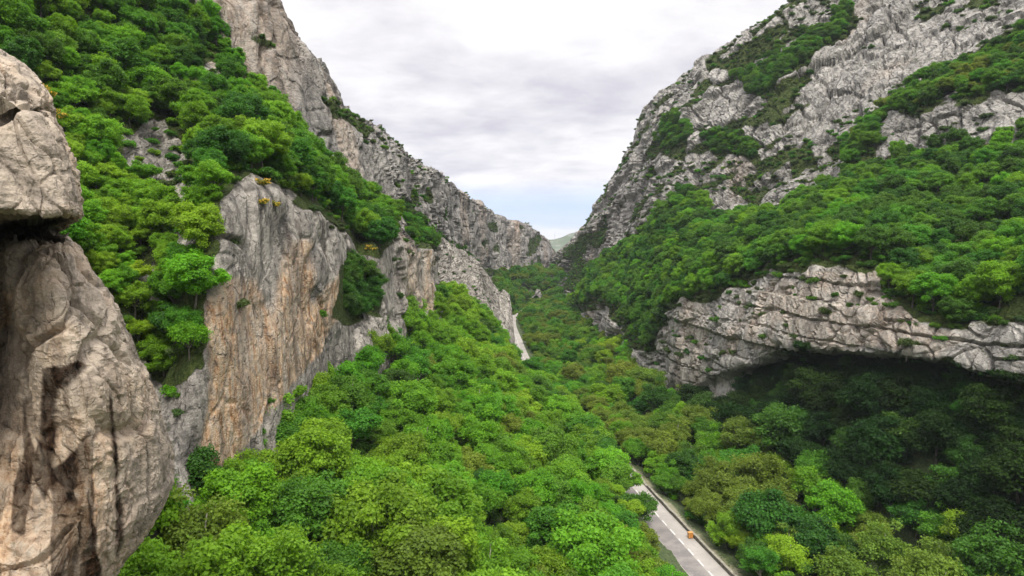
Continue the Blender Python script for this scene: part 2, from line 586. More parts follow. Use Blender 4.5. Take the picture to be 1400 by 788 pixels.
def rock(name, cols, amp, size, bed_n, bed_T, seed, mat, soil_polys=(), bare=(), rust=None, wet=None, u_step=2.2, v_step=2.2, front=None,
         aspect=0.45, crack=0.5, bed=0.35, fine=1.0, amp_scale=None, grassy=None, extra=None, along=1.0, mat2=None, split=0, label='', cat='cliff'):
    px, py, Y, vv, uu = loft(cols, u_step, v_step)
    V = P(px, py, Y)
    N = outward(V)
    d = crag(V, amp, size, bed_n, bed_T, seed, aspect, crack, bed(vv) if callable(bed) else bed, fine, along)
    if amp_scale is not None:
        d = d * amp_scale(px, py, Y)
    if extra is not None:
        d = d + extra(V, vv, px, py)
    front = front or (vv.max() - 1)
    # vegetated soil is smoother than bare rock
    wpx, wpy = wobble(px, py, 42, seed + 3, 24)
    soil = np.zeros(px.shape)
    for poly in soil_polys:
        soil = np.maximum(soil, in_poly(wpx, wpy, poly) * 1.0)
    for poly in bare:
        soil *= ~in_poly(wpx, wpy, poly)
    if grassy:
        bn = np.asarray(bed_n)
        Q = V / grassy[0] + bn * (V @ bn)[..., None] * (1 / grassy[1] - 1 / grassy[0])
        soil = np.maximum(soil, sstep(grassy[2], grassy[2] + 0.06, fbm(Q, 4, seed + 77)) * (vv > grassy[3])[:, None])
    soil *= (vv <= front)[:, None]
    for _ in range(3):
        soil[1:-1, 1:-1] = (soil[1:-1, 1:-1] * 2 + soil[:-2, 1:-1] + soil[2:, 1:-1] + soil[1:-1, :-2] + soil[1:-1, 2:]) / 6
    V = V + N * (d * (1 - 0.6 * soil))[..., None]
    N2 = outward(V)
    stain = np.zeros((*px.shape, 3))
    # soil and grass also sit on small ledges
    ledge = sstep(0.50, 0.80, N2[..., 2]) * 0.42
    stain[..., 1] = np.clip(np.maximum(soil, ledge), 0, 1)
    if rust is not None:
        stain[..., 0] = rust(px, py, V)
    if wet is not None:
        stain[..., 2] = wet(px, py, V)
    me = mesh_np(name, V, grid_faces(*px.shape), [mat] + ([mat2] if mat2 else []), False, {'stain': stain.reshape(-1, 3)})
    if mat2:
        me.polygons.foreach_set('material_index', np.repeat((vv[:-1] >= split).astype(np.int32), px.shape[1] - 1))
    o = link(name, me)
    tag(o, label, cat, kind='structure')
    qx, qy, _ = proj(V)
    ROCKS[name] = dict(V=V, N=N2, px=qx, py=qy, soil=soil, vv=vv, front=front, obj=o)
    return o


# --- vegetated zones in the view (where soil, trees and shrubs grow on the rock)
BENCH = [(1480, 160), (1400, 190), (1350, 200), (1240, 222), (1170, 245), (1120, 272), (1030, 305), (985, 308), (965, 282), (935, 262), (905, 290),
         (872, 332), (832, 352), (800, 382), (778, 412), (785, 425), (815, 412), (845, 425), (868, 470), (890, 482), (905, 450), (935, 412), (965, 408),
         (1050, 385), (1075, 366), (1150, 360), (1212, 368), (1208, 398), (1245, 440), (1320, 458), (1400, 425), (1480, 420)]
LEDGE_A = [(1480, 20), (1400, 45), (1335, 85), (1260, 112), (1185, 170), (1150, 205), (1160, 232), (1185, 215), (1200, 185), (1290, 140), (1385, 128), (1480, 120)]
LEDGE_B = [(1160, 5), (1110, 40), (1060, 70), (1000, 112), (1010, 142), (1050, 128), (1080, 98), (1140, 62), (1165, 30)]
LEDGE_C = [(902, 160), (918, 150), (945, 185), (940, 200), (905, 206), (893, 190)]
LEDGE_D = [(960, 195), (985, 183), (1030, 190), (1034, 222), (1000, 215), (965, 210)]
LEDGE_E = [(975, 92), (1000, 68), (1055, 32), (1075, 15), (1060, 60), (1010, 92), (980, 112)]
LEDGE_F = [(800, 342), (825, 318), (842, 300), (838, 318), (815, 345), (790, 385), (772, 392), (780, 365)]
LEDGE_G = [(1000, 250), (1015, 240), (1035, 262), (1020, 275)]
LEDGE_H = [(1070, 205), (1110, 190), (1120, 225), (1090, 235)]
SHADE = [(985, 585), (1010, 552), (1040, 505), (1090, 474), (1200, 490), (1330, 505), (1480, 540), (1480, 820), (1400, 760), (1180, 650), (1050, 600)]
SLOPE_L = [(-300, -300), (262, -300), (262, -5), (300, 50), (318, 85), (345, 125), (400, 182), (440, 232), (500, 272), (540, 300), (548, 318), (520, 345), (475, 318),
           (440, 288), (405, 272), (370, 250), (340, 245), (300, 278), (285, 310), (280, 420), (262, 500), (235, 560), (205, 520), (160, 440), (120, 380),
           (-300, 380)]
OUTCROP_L = [(140, 225), (165, 180), (220, 170), (245, 190), (266, 235), (272, 300), (258, 350), (240, 330), (222, 285), (196, 250)]
OUTCROP_M = [(266, 98), (300, 90), (320, 118), (296, 130), (272, 124)]
OUTCROP_N = [(178, 362), (212, 348), (224, 400), (198, 424)]
OUTCROP_CLEAR = [(130, 240), (160, 180), (220, 170), (248, 190), (268, 235), (274, 310), (262, 390), (236, 375), (214, 330), (185, 290)]
GULLY = [(475, 360), (505, 362), (520, 400), (512, 432), (480, 440), (468, 430)]
SLOPE_M = [(545, 285), (575, 300), (600, 318), (640, 345), (662, 365), (655, 372), (620, 352), (590, 335), (560, 330), (548, 310)]
FARGREEN = [(680, 376), (755, 374), (758, 420), (700, 440), (690, 400)]
LEDGE_J = [(712, 312), (735, 322), (742, 335), (725, 335), (710, 326)]

Z = lambda *a: list(a)
right_cols = [
    (2600, Z((1500, 45), (1150, 46), (700, 50), (660, 46), (420, 48), (200, 80), (-100, 110), (-200, 116), (-300, 130), (-500, 150), (-550, 165), (-1200, 200), (-1100, 300), (900, 330))),
    (1800, Z((1100, 78), (760, 79), (620, 84), (590, 78), (420, 82), (250, 125), (120, 160), (40, 170), (-20, 195), (-200, 230), (-240, 245), (-500, 280), (-420, 360), (800, 400))),
    (1550, Z((950, 96), (670, 97), (560, 103), (530, 96), (420, 100), (280, 145), (150, 190), (80, 200), (20, 228), (-130, 275), (-160, 290), (-300, 320), (-240, 420), (800, 460))),
    (1400, Z((850, 108), (620, 109), (540, 118), (520, 110), (425, 114), (300, 160), (190, 205), (128, 213), (62, 245), (-80, 300), (-100, 315), (-160, 350), (-100, 450), (700, 500))),
    (1330, Z((800, 116), (605, 117), (520, 127), (500, 118), (455, 121), (320, 165), (196, 215), (134, 224), (92, 255), (-55, 325), (-75, 340), (-125, 365), (-60, 465), (700, 515))),
    (1250, Z((780, 125), (590, 127), (500, 140), (482, 128), (440, 131), (320, 170), (218, 228), (158, 238), (122, 266), (-20, 345), (-40, 360), (-95, 385), (-30, 485), (700, 530))),
    (1200, Z((760, 132), (580, 135), (497, 149), (478, 136), (392, 143), (310, 178), (232, 238), (188, 248), (160, 270), (0, 355), (-18, 372), (-75, 395), (0, 495), (700, 540))),
    (1150, Z((750, 140), (575, 144), (492, 160), (473, 146), (366, 154), (305, 190), (250, 250), (226, 258), (205, 276), (32, 362), (8, 385), (-48, 405), (20, 505), (680, 550))),
    (1080, Z((730, 155), (575, 160), (500, 176), (475, 161), (370, 170), (325, 205), (284, 270), (262, 277), (252, 284), (94, 360), (68, 384), (2, 425), (60, 520), (660, 570))),
    (1000, Z((700, 178), (575, 184), (520, 192), (500, 186), (397, 200), (340, 240), (300, 300), (280, 307), (270, 314), (138, 385), (115, 402), (60, 445), (110, 540), (640, 590))),
    (940, Z((660, 205), (570, 212), (535, 218), (520, 215), (412, 226), (350, 262), (282, 330), (265, 337), (255, 344), (152, 410), (140, 424), (98, 455), (140, 550), (620, 600))),
    (905, Z((640, 228), (562, 234), (530, 238), (510, 237), (455, 244), (380, 280), (292, 345), (270, 354), (260, 361), (200, 420), (165, 442), (128, 475), (170, 570), (600, 620))),
    (880, Z((600, 250), (540, 258), (508, 262), (496, 262), (480, 266), (400, 300), (325, 370), (300, 379), (290, 386), (222, 450), (210, 460), (152, 505), (200, 600), (580, 650))),
    (872, Z((590, 258), (530, 266), (500, 270), (488, 270), (474, 274), (398, 310), (332, 378), (306, 387), (296, 394), (232, 458), (220, 468), (186, 510), (220, 605), (575, 655))),
    (850, Z((560, 285), (500, 295), (470, 298), (455, 299), (430, 306), (393, 345), (345, 410), (328, 419), (318, 425), (268, 470), (258, 480), (222, 540), (260, 640), (540, 690))),
    (820, Z((530, 335), (470, 345), (445, 348), (430, 351), (408, 360), (385, 395), (358, 450), (346, 459), (338, 466), (310, 510), (304, 520), (280, 590), (310, 690), (520, 740))),
    (795, Z((500, 410), (445, 425), (425, 428), (415, 430), (404, 440), (390, 470), (376, 520), (367, 530), (360, 540), (342, 580), (337, 590), (316, 650), (335, 750), (480, 800))),
    (775, Z((460, 500), (425, 520), (412, 523), (406, 527), (402, 540), (394, 560), (386, 590), (378, 610), (372, 620), (356, 660), (352, 670), (340, 710), (350, 810), (460, 860))),
    (758, Z((440, 580), (414, 620), (409, 625), (405, 630), (400, 640), (394, 650), (388, 665), (384, 675), (379, 685), (371, 710), (367, 720), (354, 770), (360, 860), (440, 920))),
    (748, Z((435, 600), (415, 640), (411, 650), (407, 660), (403, 670), (398, 680), (393, 700), (388, 710), (384, 720), (378, 740), (374, 750), (366, 800), (372, 900), (430, 960))),
    (742, Z((432, 620), (417, 660), (414, 670), (411, 680), (408, 690), (406, 700), (403, 720), (401, 730), (399, 740), (396, 760), (394, 770), (390, 830), (394, 930), (430, 990))),
]
def steepen_right(cols):
    r = []
    for px_, rows in cols:
        y0 = rows[8][1]
        q = 0.62 if px_ < 1100 else 0.75
        r.append((px_, [row if i <= 8 else (row[0], y0 + (row[1] - y0) * (q if i < 12 else 1.0)) for i, row in enumerate(rows)]))
    return r


right_cols = steepen_right(right_cols)


def band_right(V, vv, px, py):
    """level bedding of the lower band: overhanging courses with thin dark seams, broken by upright joints"""
    wv = fbm(V / 14, 3, 201)
    q = V[..., 2] / 4.6 + 0.22 * wv + 0.08 * fbm(V / 4, 2, 203)
    k = np.floor(q).astype(np.int64)
    fr = q - k
    z0 = np.zeros_like(k)
    h0, h1 = rnd(k, z0, z0, 205), rnd(k + 1, z0, z0, 205)
    d = 1.5 * (h0 + (h1 - h0) * sstep(0.90, 1.0, fr) - 0.5) - 1.0 * np.exp(-((fr - 0.93) / 0.045) ** 2)
    f1, f2, cid = worley((V + 1.2 * wv[..., None]) * np.array([0.16, 0.16, 0.12]), 207)
    d = d + 1.5 * (cid - 0.5) - 1.0 * sstep(0.08, 0.0, f2 - f1) + 0.6 * ridged(V * np.array([1, 1, 0.14]) / 4.5, 3, 209)
    w_ = sstep(2.4, 3.0, vv)[:, None] * sstep(4.5, 4.1, vv)[:, None]
    return d * w_ * sstep(860, 900, px)


def flutes_left(V, vv, px, py):
    q = V + 2.0 * np.stack([fbm(V / 12, 2, 211 + k) for k in range(3)], -1)
    d = 2.2 * ridged(q * np.array([1, 0.8, 0.07]) / 14.0, 4, 215) + 0.9 * ridged(q * np.array([1, 0.7, 0.12]) / 4.5, 3, 217)
    return d * (sstep(4.8, 5.2, vv)[:, None] * np.clip(V[..., 1] / 250, 0.5, 1.3) + 0.45 * sstep(3.2, 2.8, vv)[:, None])


def warm_right(px, py, V):
    a = 0.45 * sstep(0.18, 0.55, fbm(V * np.array([1, 1, 0.4]) / 28, 3, 77))
    b_ = 0.42 * in_poly(px, py, [(930, 420), (1050, 380), (1160, 368), (1210, 395), (1260, 445), (1330, 465), (1330, 495), (1200, 475), (1090, 472), (1020, 480), (930, 500)]) \
        * sstep(-0.15, 0.3, fbm(V * np.array([1, 1, 0.4]) / 7, 3, 71))
    return np.clip(np.maximum(a, b_), 0, 1)


rock('right_gorge_wall', right_cols, 5.6, 24, (-0.46, 0.15, 0.87), 10.0, 11, M_band, mat2=M_right, split=5.0, soil_polys=[BENCH, LEDGE_A, LEDGE_B, LEDGE_C, LEDGE_D, LEDGE_E, LEDGE_F, LEDGE_G, LEDGE_H, SHADE], u_step=2.0, v_step=2.0, front=11.2, aspect=0.6, bed=lambda vv: 0.75 * sstep(4.6, 5.4, vv)[:, None], fine=0.55, grassy=(26, 6.5, 0.22, 5.6),
     amp_scale=lambda px, py, Y: np.clip((Y / 330.0), 0.30, 1.0) * (1 - 0.62 * sstep(345, 385, py) * sstep(870, 900, px)), extra=band_right, rust=warm_right,
     label='pale grey limestone wall with green ledges on the right side of the gorge', cat='cliff')

left_cols = [
    (-700, Z((900, 35), (600, 36), (450, 37), (300, 38), (0, 55), (-300, 75), (-500, 85), (-900, 110), (-800, 160), (900, 190))),
    (-200, Z((900, 50), (650, 52), (500, 54), (380, 58), (100, 80), (-150, 105), (-300, 115), (-600, 150), (-500, 200), (900, 230))),
    (0, Z((800, 54), (690, 57), (560, 60), (430, 65), (170, 85), (-100, 120), (-220, 130), (-420, 165), (-340, 220), (900, 250))),
    (100, Z((780, 58), (650, 60), (540, 65), (430, 72), (190, 95), (-60, 130), (-150, 138), (-320, 170), (-240, 230), (800, 260))),
    (180, Z((760, 60), (630, 64), (520, 74), (410, 80), (200, 104), (-20, 138), (-100, 145), (-250, 175), (-180, 240), (760, 270))),
    (222, Z((740, 63), (640, 66), (490, 80), (340, 88), (190, 112), (5, 142), (-80, 150), (-200, 178), (-130, 245), (740, 275))),
    (262, Z((720, 67), (640, 70), (450, 75), (310, 85), (190, 114), (20, 146), (-60, 152), (-150, 180), (-90, 250), (720, 280))),
    (290, Z((720, 73), (632, 75), (450, 77), (286, 82), (190, 112), (60, 146), (-30, 155), (-100, 182), (-40, 255), (700, 285))),
    (340, Z((680, 82), (580, 85), (430, 87), (258, 91), (195, 116), (115, 148), (20, 160), (-40, 186), (20, 260), (680, 290))),
    (375, Z((650, 90), (550, 92), (420, 94), (260, 98), (213, 122), (160, 152), (70, 168), (2, 192), (60, 265), (650, 295))),
    (400, Z((620, 96), (525, 98), (420, 100), (274, 104), (236, 126), (182, 156), (110, 175), (48, 200), (100, 275), (620, 300))),
    (440, Z((580, 108), (485, 110), (410, 112), (294, 118), (268, 138), (228, 165), (160, 185), (92, 215), (140, 290), (600, 320))),
    (465, Z((560, 118), (462, 121), (400, 123), (312, 128), (288, 146), (252, 174), (195, 198), (145, 235), (190, 310), (580, 340))),
    (490, Z((550, 128), (475, 132), (425, 143), (345, 149), (303, 162), (268, 184), (215, 215), (163, 255), (210, 330), (560, 360))),
    (512, Z((540, 138), (468, 142), (400, 146), (330, 151), (306, 168), (284, 194), (238, 228), (178, 278), (225, 355), (550, 385))),
    (540, Z((520, 156), (445, 160), (390, 163), (324, 168), (308, 186), (286, 216), (250, 255), (206, 305), (250, 380), (530, 410))),
    (565, Z((500, 180), (430, 184), (390, 186), (337, 190), (326, 206), (302, 245), (262, 290), (224, 345), (265, 420), (520, 450))),
    (588, Z((480, 199), (428, 202), (390, 204), (338, 208), (332, 228), (318, 275), (278, 330), (233, 385), (275, 460), (510, 490))),
    (605, Z((480, 215), (430, 230), (400, 260), (368, 280), (352, 300), (328, 330), (292, 370), (243, 425), (280, 500), (500, 530))),
    (640, Z((470, 300), (430, 330), (410, 380), (395, 420), (385, 450), (352, 490), (318, 505), (272, 520), (300, 600), (490, 630))),
    (680, Z((450, 420), (422, 480), (408, 540), (400, 570), (392, 595), (378, 620), (340, 630), (296, 640), (315, 720), (480, 750))),
    (715, Z((440, 520), (412, 580), (404, 620), (395, 645), (388, 665), (380, 680), (345, 690), (308, 700), (325, 790), (470, 820))),
    (740, Z((430, 600), (410, 660), (402, 700), (394, 725), (387, 742), (380, 755), (350, 760), (323, 765), (340, 860), (460, 890))),
    (752, Z((425, 640), (408, 700), (402, 750), (395, 785), (388, 805), (380, 820), (360, 825), (336, 830), (350, 930), (450, 960))),
    (762, Z((420, 720), (405, 810), (400, 860), (396, 905), (391, 925), (387, 940), (375, 950), (352, 960), (360, 1060), (440, 1090))),
]


def rust_left(px, py, V):
    base = in_poly(px, py, [(275, 425), (300, 380), (345, 385), (365, 430), (395, 330), (420, 330), (425, 420), (470, 360), (462, 430), (440, 480), (360, 560), (300, 640), (262, 650), (285, 520)])
    b_ = base * (0.45 + 0.55 * sstep(-0.25, 0.2, fbm(V * np.array([1, 1, 0.12]) / 2.2, 4, 31)))
    for _ in range(6):
        b_[1:-1, 1:-1] = (b_[1:-1, 1:-1] * 2 + b_[:-2, 1:-1] + b_[2:, 1:-1] + b_[1:-1, :-2] + b_[1:-1, 2:]) / 6
    c_ = 0.6 * in_poly(px, py, [(555, 350), (592, 340), (586, 425), (560, 425)]) * sstep(-0.3, 0.2, fbm(V * np.array([1, 1, 0.2]) / 3, 3, 33))
    d_ = 0.30 * sstep(0.15, 0.5, fbm(V * np.array([1, 1, 0.3]) / 30, 3, 37)) * (V[..., 1] > 140)
    return np.clip(np.maximum(np.maximum(b_, c_), d_), 0, 1)


def wet_left(px, py, V):
    n = fbm(V * np.array([1, 1, 0.06]) / 1.7, 4, 41)
    z = in_poly(px, py, [(265, 300), (470, 300), (470, 470), (300, 650), (255, 650)])
    return z * 0.55 * sstep(0.22, 0.5, n)


def steepen(cols, k0, f, x0=-1e9, x1=1e9):
    """stand the faces above row k0 up by drawing their upper rows nearer to the foot"""
    r = []
    for px_, rows in cols:
        y0 = rows[k0][1]
        q = f if x0 <= px_ <= x1 else 1.0
        r.append((px_, [row if i <= k0 else (row[0], y0 + (row[1] - y0) * (q if i < len(rows) - 2 else 1.0)) for i, row in enumerate(rows)]))
    return r


left_cols = steepen(left_cols, 5, 0.28, 180, 660)
rock('left_gorge_wall', left_cols, 3.8, 17, (0.25, -0.1, 0.95), 6.5, 23, M_left, mat2=M_high, split=5.0, soil_polys=[SLOPE_L, GULLY, SLOPE_M, FARGREEN, LEDGE_J], bare=[OUTCROP_L, OUTCROP_M, OUTCROP_N], u_step=2.0, v_step=2.0, front=7.2,
     aspect=0.16, along=0.5, bed=0.0, crack=0.6, fine=0.25, grassy=(30, 9, 0.27, 5.0), amp_scale=lambda px, py, Y: np.clip(Y / 280.0, 0.40, 0.75), extra=flutes_left, rust=rust_left, wet=wet_left,
     label='grey limestone wall with rust stained lower faces on the left of the gorge', cat='cliff')


def fin_col(px, rows, by, bz):
    pts = [(px, *q) for q in rows]
    Yc = rows[-1][1]
    foot_y = Yc + by
    fx = float(xroad(foot_y)) - 3.9
    cx_, cy_, _ = proj(np.array([fx, foot_y, -4.0]))
    crest = P(px, rows[-1][0], Yc)
    mid = np.array([fx * 0.65 + crest[0] * 0.35, foot_y * 0.7 + Yc * 0.3, bz])
    mx_, my_, _ = proj(mid)
    return (px, pts + [(float(mx_), float(my_), float(mid[1])), (float(cx_), float(cy_), foot_y)])


fin_cols = [
    fin_col(575, [(480, 198), (425, 212), (385, 225), (318, 262)], 130, 25),
    fin_col(600, [(480, 225), (412, 240), (368, 255), (326, 282)], 110, 25),
    fin_col(625, [(465, 240), (405, 255), (372, 275), (340, 302)], 80, 25),
    fin_col(650, [(455, 255), (398, 268), (378, 285), (359, 312)], 50, 22),
    fin_col(665, [(480, 265), (416, 275), (397, 295), (375, 320)], 36, 20),
    fin_col(680, [(505, 273), (450, 282), (424, 300), (396, 325)], 24, 16),
    fin_col(688, [(515, 277), (462, 285), (432, 302), (397, 326)], 18, 16),
    fin_col(696, [(520, 281), (472, 288), (440, 302), (404, 322)], 12, 12),
    fin_col(700, [(520, 284), (480, 290), (456, 300), (428, 314)], 9, 8),
    fin_col(703, [(525, 288), (492, 293), (478, 298), (456, 306)], 6, 5),
    fin_col(705, [(535, 291), (508, 294), (502, 296), (496, 299)], 3, 1),
]
rock('rock_fin', fin_cols, 1.9, 9, (0.5, 0.2, 0.84), 4.0, 37, M_left, [], u_step=1.6, v_step=1.6, front=3.3, aspect=0.35, bed=0.3, crack=0.6,
     amp_scale=lambda px, py, Y: np.clip((712 - px) / 60, 0.12, 1.0), label='narrow pale rock fin running down to the left edge of the far road', cat='rock ridge')


# --- the streaked outcrop beside the camera, one contour of the plan per level
def near_col(py, sil, y0, ym, ys):
    y1 = ym + 0.5 * (y0 - ym) if y0 < ym + 4 or py < 333 else ym + 1.0
    Yk = [-26, 2, 13, y0, y1, ym, 0.5 * (ym + ys) - 0.4, ys, ys + 5, ys + 13, ys + 20]
    f = [None, None, None, 0.0, 0.15 if 335 <= py < 600 else 0.27, 0.54, 0.86, 1.0, 0.955, 0.66, 0.2]
    pts = []
    for i, (yk, fk) in enumerate(zip(Yk, f)):
        if fk is None:
            zz = float(P(0, py, max(min(y0, 28), 20))[2])
            pts.append(((-46, -30, -22)[i], yk, zz))
        else:
            pts.append(tuple(P(sil * fk if sil > 20 else sil - 40 * (1 - fk), py, yk)))
    return pts


near_rows = [   # py, silhouette px, distance at px 0, middle, silhouette
    (-150, -320, 33, 33, 34), (-40, -180, 31, 31, 32), (30, -70, 28, 28, 29), (62, -30, 26, 26, 27.5), (82, 6, 24.6, 24.8, 27), (100, 30, 24, 24.6, 26.8), (120, 46, 23.6, 24.4, 26.6),
    (146, 60, 23.2, 24.0, 26.3), (151, 64, 23.9, 24.8, 26.7), (157, 66, 23.9, 24.8, 26.7), (162, 66, 23.1, 23.8, 26.1), (200, 84, 22.8, 23.5, 25.9), (235, 97, 22.5, 23.2, 25.7), (262, 104, 22.3, 23.0, 25.4), (286, 106, 22.3, 22.9, 25.2),
    (294, 105, 23.2, 23.2, 25.3), (299, 100, 34, 33, 27.5), (307, 84, 46, 44, 33), (320, 70, 48, 46, 34), (327, 82, 48, 38, 30), (333, 100, 48, 27.6, 28.2),
    (346, 110, 47, 25.9, 27.8), (372, 121, 46, 25.4, 28.2), (390, 133, 44, 25.2, 28.6), (420, 150, 38, 25.1, 29.0), (455, 166, 34, 25.0, 29.4), (490, 181, 36, 24.9, 30.0), (525, 205, 36, 24.8, 30.6),
    (560, 218, 30, 24.8, 31.2), (600, 229, 25.4, 24.8, 31.7), (622, 233, 25.0, 24.8, 31.9), (650, 228, 25.0, 24.8, 31.6), (690, 212, 24.4, 24.4, 30.8), (730, 188, 23.8, 24.0, 29.8),
    (770, 160, 23.2, 23.6, 28.8), (800, 138, 22.8, 23.2, 28), (900, 90, 22.0, 22.4, 26.5), (1300, 60, 20, 21, 24)]
tab = np.array([near_col(*r) for r in near_rows])
un = np.concatenate([[0]] + [k + np.linspace(0, 1, n + 1)[1:] for k, n in enumerate((8, 10, 14, 50, 50, 70, 40, 40, 30, 12))])
un[-1] = 10.0
vn = [0.0]
for i in range(len(near_rows) - 1):
    n = int(np.clip((min(near_rows[i + 1][0], 830) - max(near_rows[i][0], -40)) / 1.8, 4, 40))
    vn += list(i + np.arange(1, n + 1) / n)
vn = np.array(vn)
A = pchip(np.arange(len(near_rows)), tab, vn)
V = np.swapaxes(pchip(np.arange(11), np.swapaxes(A, 0, 1), un), 0, 1)              # nv, nu, 3
N = outward(V)
d = crag(V, 0.50, 5.0, (-0.2, 0.2, 0.96), 3.2, 52, 0.26, 0.75, 0.30, 0.9)
d += 0.20 * fbm(V * np.array([1, 1, 0.12]) / 0.8, 3, 57) + 0.05 * ridged(V / 0.5, 3, 58)
V = V + N * d[..., None]
N2 = outward(V)
qx, qy, _ = proj(V)
bx, by = wobble(qx, qy, 26, 61, 3)
STREAKS = [[(30, 548), (38, 545), (42, 600), (48, 625), (40, 690), (33, 735), (15, 728), (20, 660), (32, 620)], [(58, 505), (80, 500), (78, 560), (76, 610), (72, 650), (60, 690), (42, 640), (52, 600), (56, 560)],
           [(118, 592), (127, 588), (128, 660), (130, 720), (140, 800), (68, 800), (70, 730), (74, 690), (60, 650), (85, 632), (105, 612)], [(150, 540), (155, 545), (157, 580), (163, 625), (160, 660), (168, 690), (170, 745), (160, 765), (157, 700), (157, 640), (152, 590)],
           [(76, 505), (105, 492), (122, 500), (96, 528), (78, 532)], [(118, 540), (121, 540), (121, 556), (117, 556)], [(4, 400), (16, 420), (10, 470), (2, 480)]]
wet = np.zeros(qx.shape)
for s_ in STREAKS:
    wet = np.maximum(wet, in_poly(bx, by, s_) * 1.0)
for _ in range(1):
    wet[1:-1, 1:-1] = (wet[1:-1, 1:-1] * 2 + wet[:-2, 1:-1] + wet[2:, 1:-1] + wet[1:-1, :-2] + wet[1:-1, 2:]) / 6
wet *= 0.75 + 0.35 * sstep(-0.3, 0.3, fbm(V * np.array([1, 1, 0.25]) / 0.9, 4, 63))
fine_streak = 0.45 * sstep(0.25, 0.6, fbm(V * np.array([1, 1, 0.07]) / 0.9, 4, 65)) * (qy > 430)
ru = sstep(480, 700, qy) * (0.35 + 0.5 * sstep(-0.2, 0.3, fbm(V * np.array([1, 1, 0.2]) / 2.0, 3, 67))) * sstep(205, 120, qx)
ru = np.maximum(ru, 0.8 * in_poly(bx, by, [(0, 395), (14, 400), (16, 440), (0, 450)]))
ru = np.maximum(ru, 0.25 * sstep(0.0, 0.4, fbm(V / 3.0, 3, 69)))
near = link('rock_outcrop', mesh_np('rock_outcrop', V, grid_faces(*qx.shape), [M_near], False,
            {'stain': np.stack([ru, 0.36 * sstep(0.6, 0.9, N2[..., 2]), np.maximum(wet, fine_streak)], -1).reshape(-1, 3)}))
tag(near, 'tan rock outcrop with dark brown streaks and a black undercut cleft beside the viewpoint', 'rock outcrop', kind='structure')
ROCKS['rock_outcrop'] = dict(V=V, N=N2, px=qx, py=qy, soil=np.zeros(qx.shape), vv=vn, front=99, obj=near)

# --- hills closing the view
hx = np.linspace(-900, 1500, 160)
prof = pchip([-900, -100, 130, 175, 205, 235, 262, 300, 420, 1500], np.array([70, 72, 62, 64, 70, 84, 92, 98, 120, 160.0]), hx)
rows_h = [(0, -260), (0.5, -140), (0.86, -50), (1.0, 0), (0.8, 160), (0, 500)]
HV = []
for f_, oy in rows_h:
    zz = prof * f_ + 3 * fbm(np.stack([hx / 40, np.full_like(hx, oy / 90), 0 * hx], -1), 4, 81) * (f_ > 0)
    HV.append(np.stack([hx, 2700 + oy + 60 * fbm(np.stack([hx / 200, 0 * hx, 0 * hx], -1), 2, 83), zz], -1))
m_h, t = new_mat('far_hill_ground')
co = t.add('ShaderNodeTexCoord').outputs['Object']
n2 = t.noise(co, 0.02, 6, 0.65)
c = t.ramp(n2, [(0.35, (0.045, 0.07, 0.035)), (0.55, (0.07, 0.09, 0.05)), (0.66, (0.18, 0.18, 0.16))])
p = t.add('ShaderNodeBsdfPrincipled', None, Base_Color=c, Roughness=1.0)
t.add('ShaderNodeOutputMaterial', i0=p)
hv = pchip(np.arange(6), np.array(HV), np.linspace(0, 5, 60))
hills = link('hills', mesh_np('hills', hv, grid_faces(60, 160), [m_h], True))
tag(hills, 'green distant hill in the gap at the end of the gorge', 'hill', kind='structure')


# ------------------------------------------------------------------ road with its wall, the tunnel
def strip(ys, offs, zs, name, mats, parent=None, attrs=None):
    xr = xroad(ys)
    tx = np.gradient(xr, ys)
    nx, ny = 1 / np.sqrt(1 + tx * tx), -tx / np.sqrt(1 + tx * tx)
    V = np.stack([np.stack([xr + nx * o, ys + ny * o, np.full_like(ys, z)], -1) for o, z in zip(offs, zs)], 1)
    return link(name, mesh_np(name, V, grid_faces(len(ys), len(offs)), mats, False), parent)


m_road, t = new_mat('worn_asphalt')
co = t.add('ShaderNodeTexCoord').outputs['Object']
n1, n2, n3 = t.noise(co, 0.12, 4, 0.6), t.noise(co, 1.1, 5, 0.65), t.noise(co, 30, 3, 0.6)
c = t.mix(t.mapr(n1, 0.35, 0.65), (0.235, 0.215, 0.188), (0.305, 0.28, 0.245))
c = t.mix(t.mapr(n2, 0.5, 0.75, 0, 0.5), c, (0.16, 0.145, 0.13))
c = t.mix(t.mapr(n3, 0.4, 0.7, 0, 0.3), c, (0.34, 0.315, 0.28))
p = t.add('ShaderNodeBsdfPrincipled', None, Base_Color=c, Roughness=0.9)
t.add('ShaderNodeOutputMaterial', i0=p)
m_lane, t = new_mat('old_asphalt_lane')
co = t.add('ShaderNodeTexCoord').outputs['Object']
n1, n2 = t.noise(co, 0.35, 5, 0.6), t.noise(co, 2.5, 5, 0.65)
c = t.mix(t.mapr(n1, 0.35, 0.65), (0.125, 0.113, 0.105), (0.19, 0.173, 0.155))
c = t.mix(t.mapr(n2, 0.5, 0.75, 0, 0.5), c, (0.25, 0.225, 0.20))
p = t.add('ShaderNodeBsdfPrincipled', None, Base_Color=c, Roughness=0.9)
t.add('ShaderNodeOutputMaterial', i0=p)
M_paint = plain_material('road_paint', (0.5, 0.49, 0.46), 0.7, 0.18, 6)
M_stone = plain_material('parapet_stone', (0.12, 0.11, 0.09), 0.95, 0.55, 2.2)
M_coping = plain_material('parapet_coping', (0.20, 0.185, 0.14), 0.95, 0.3, 1.5)

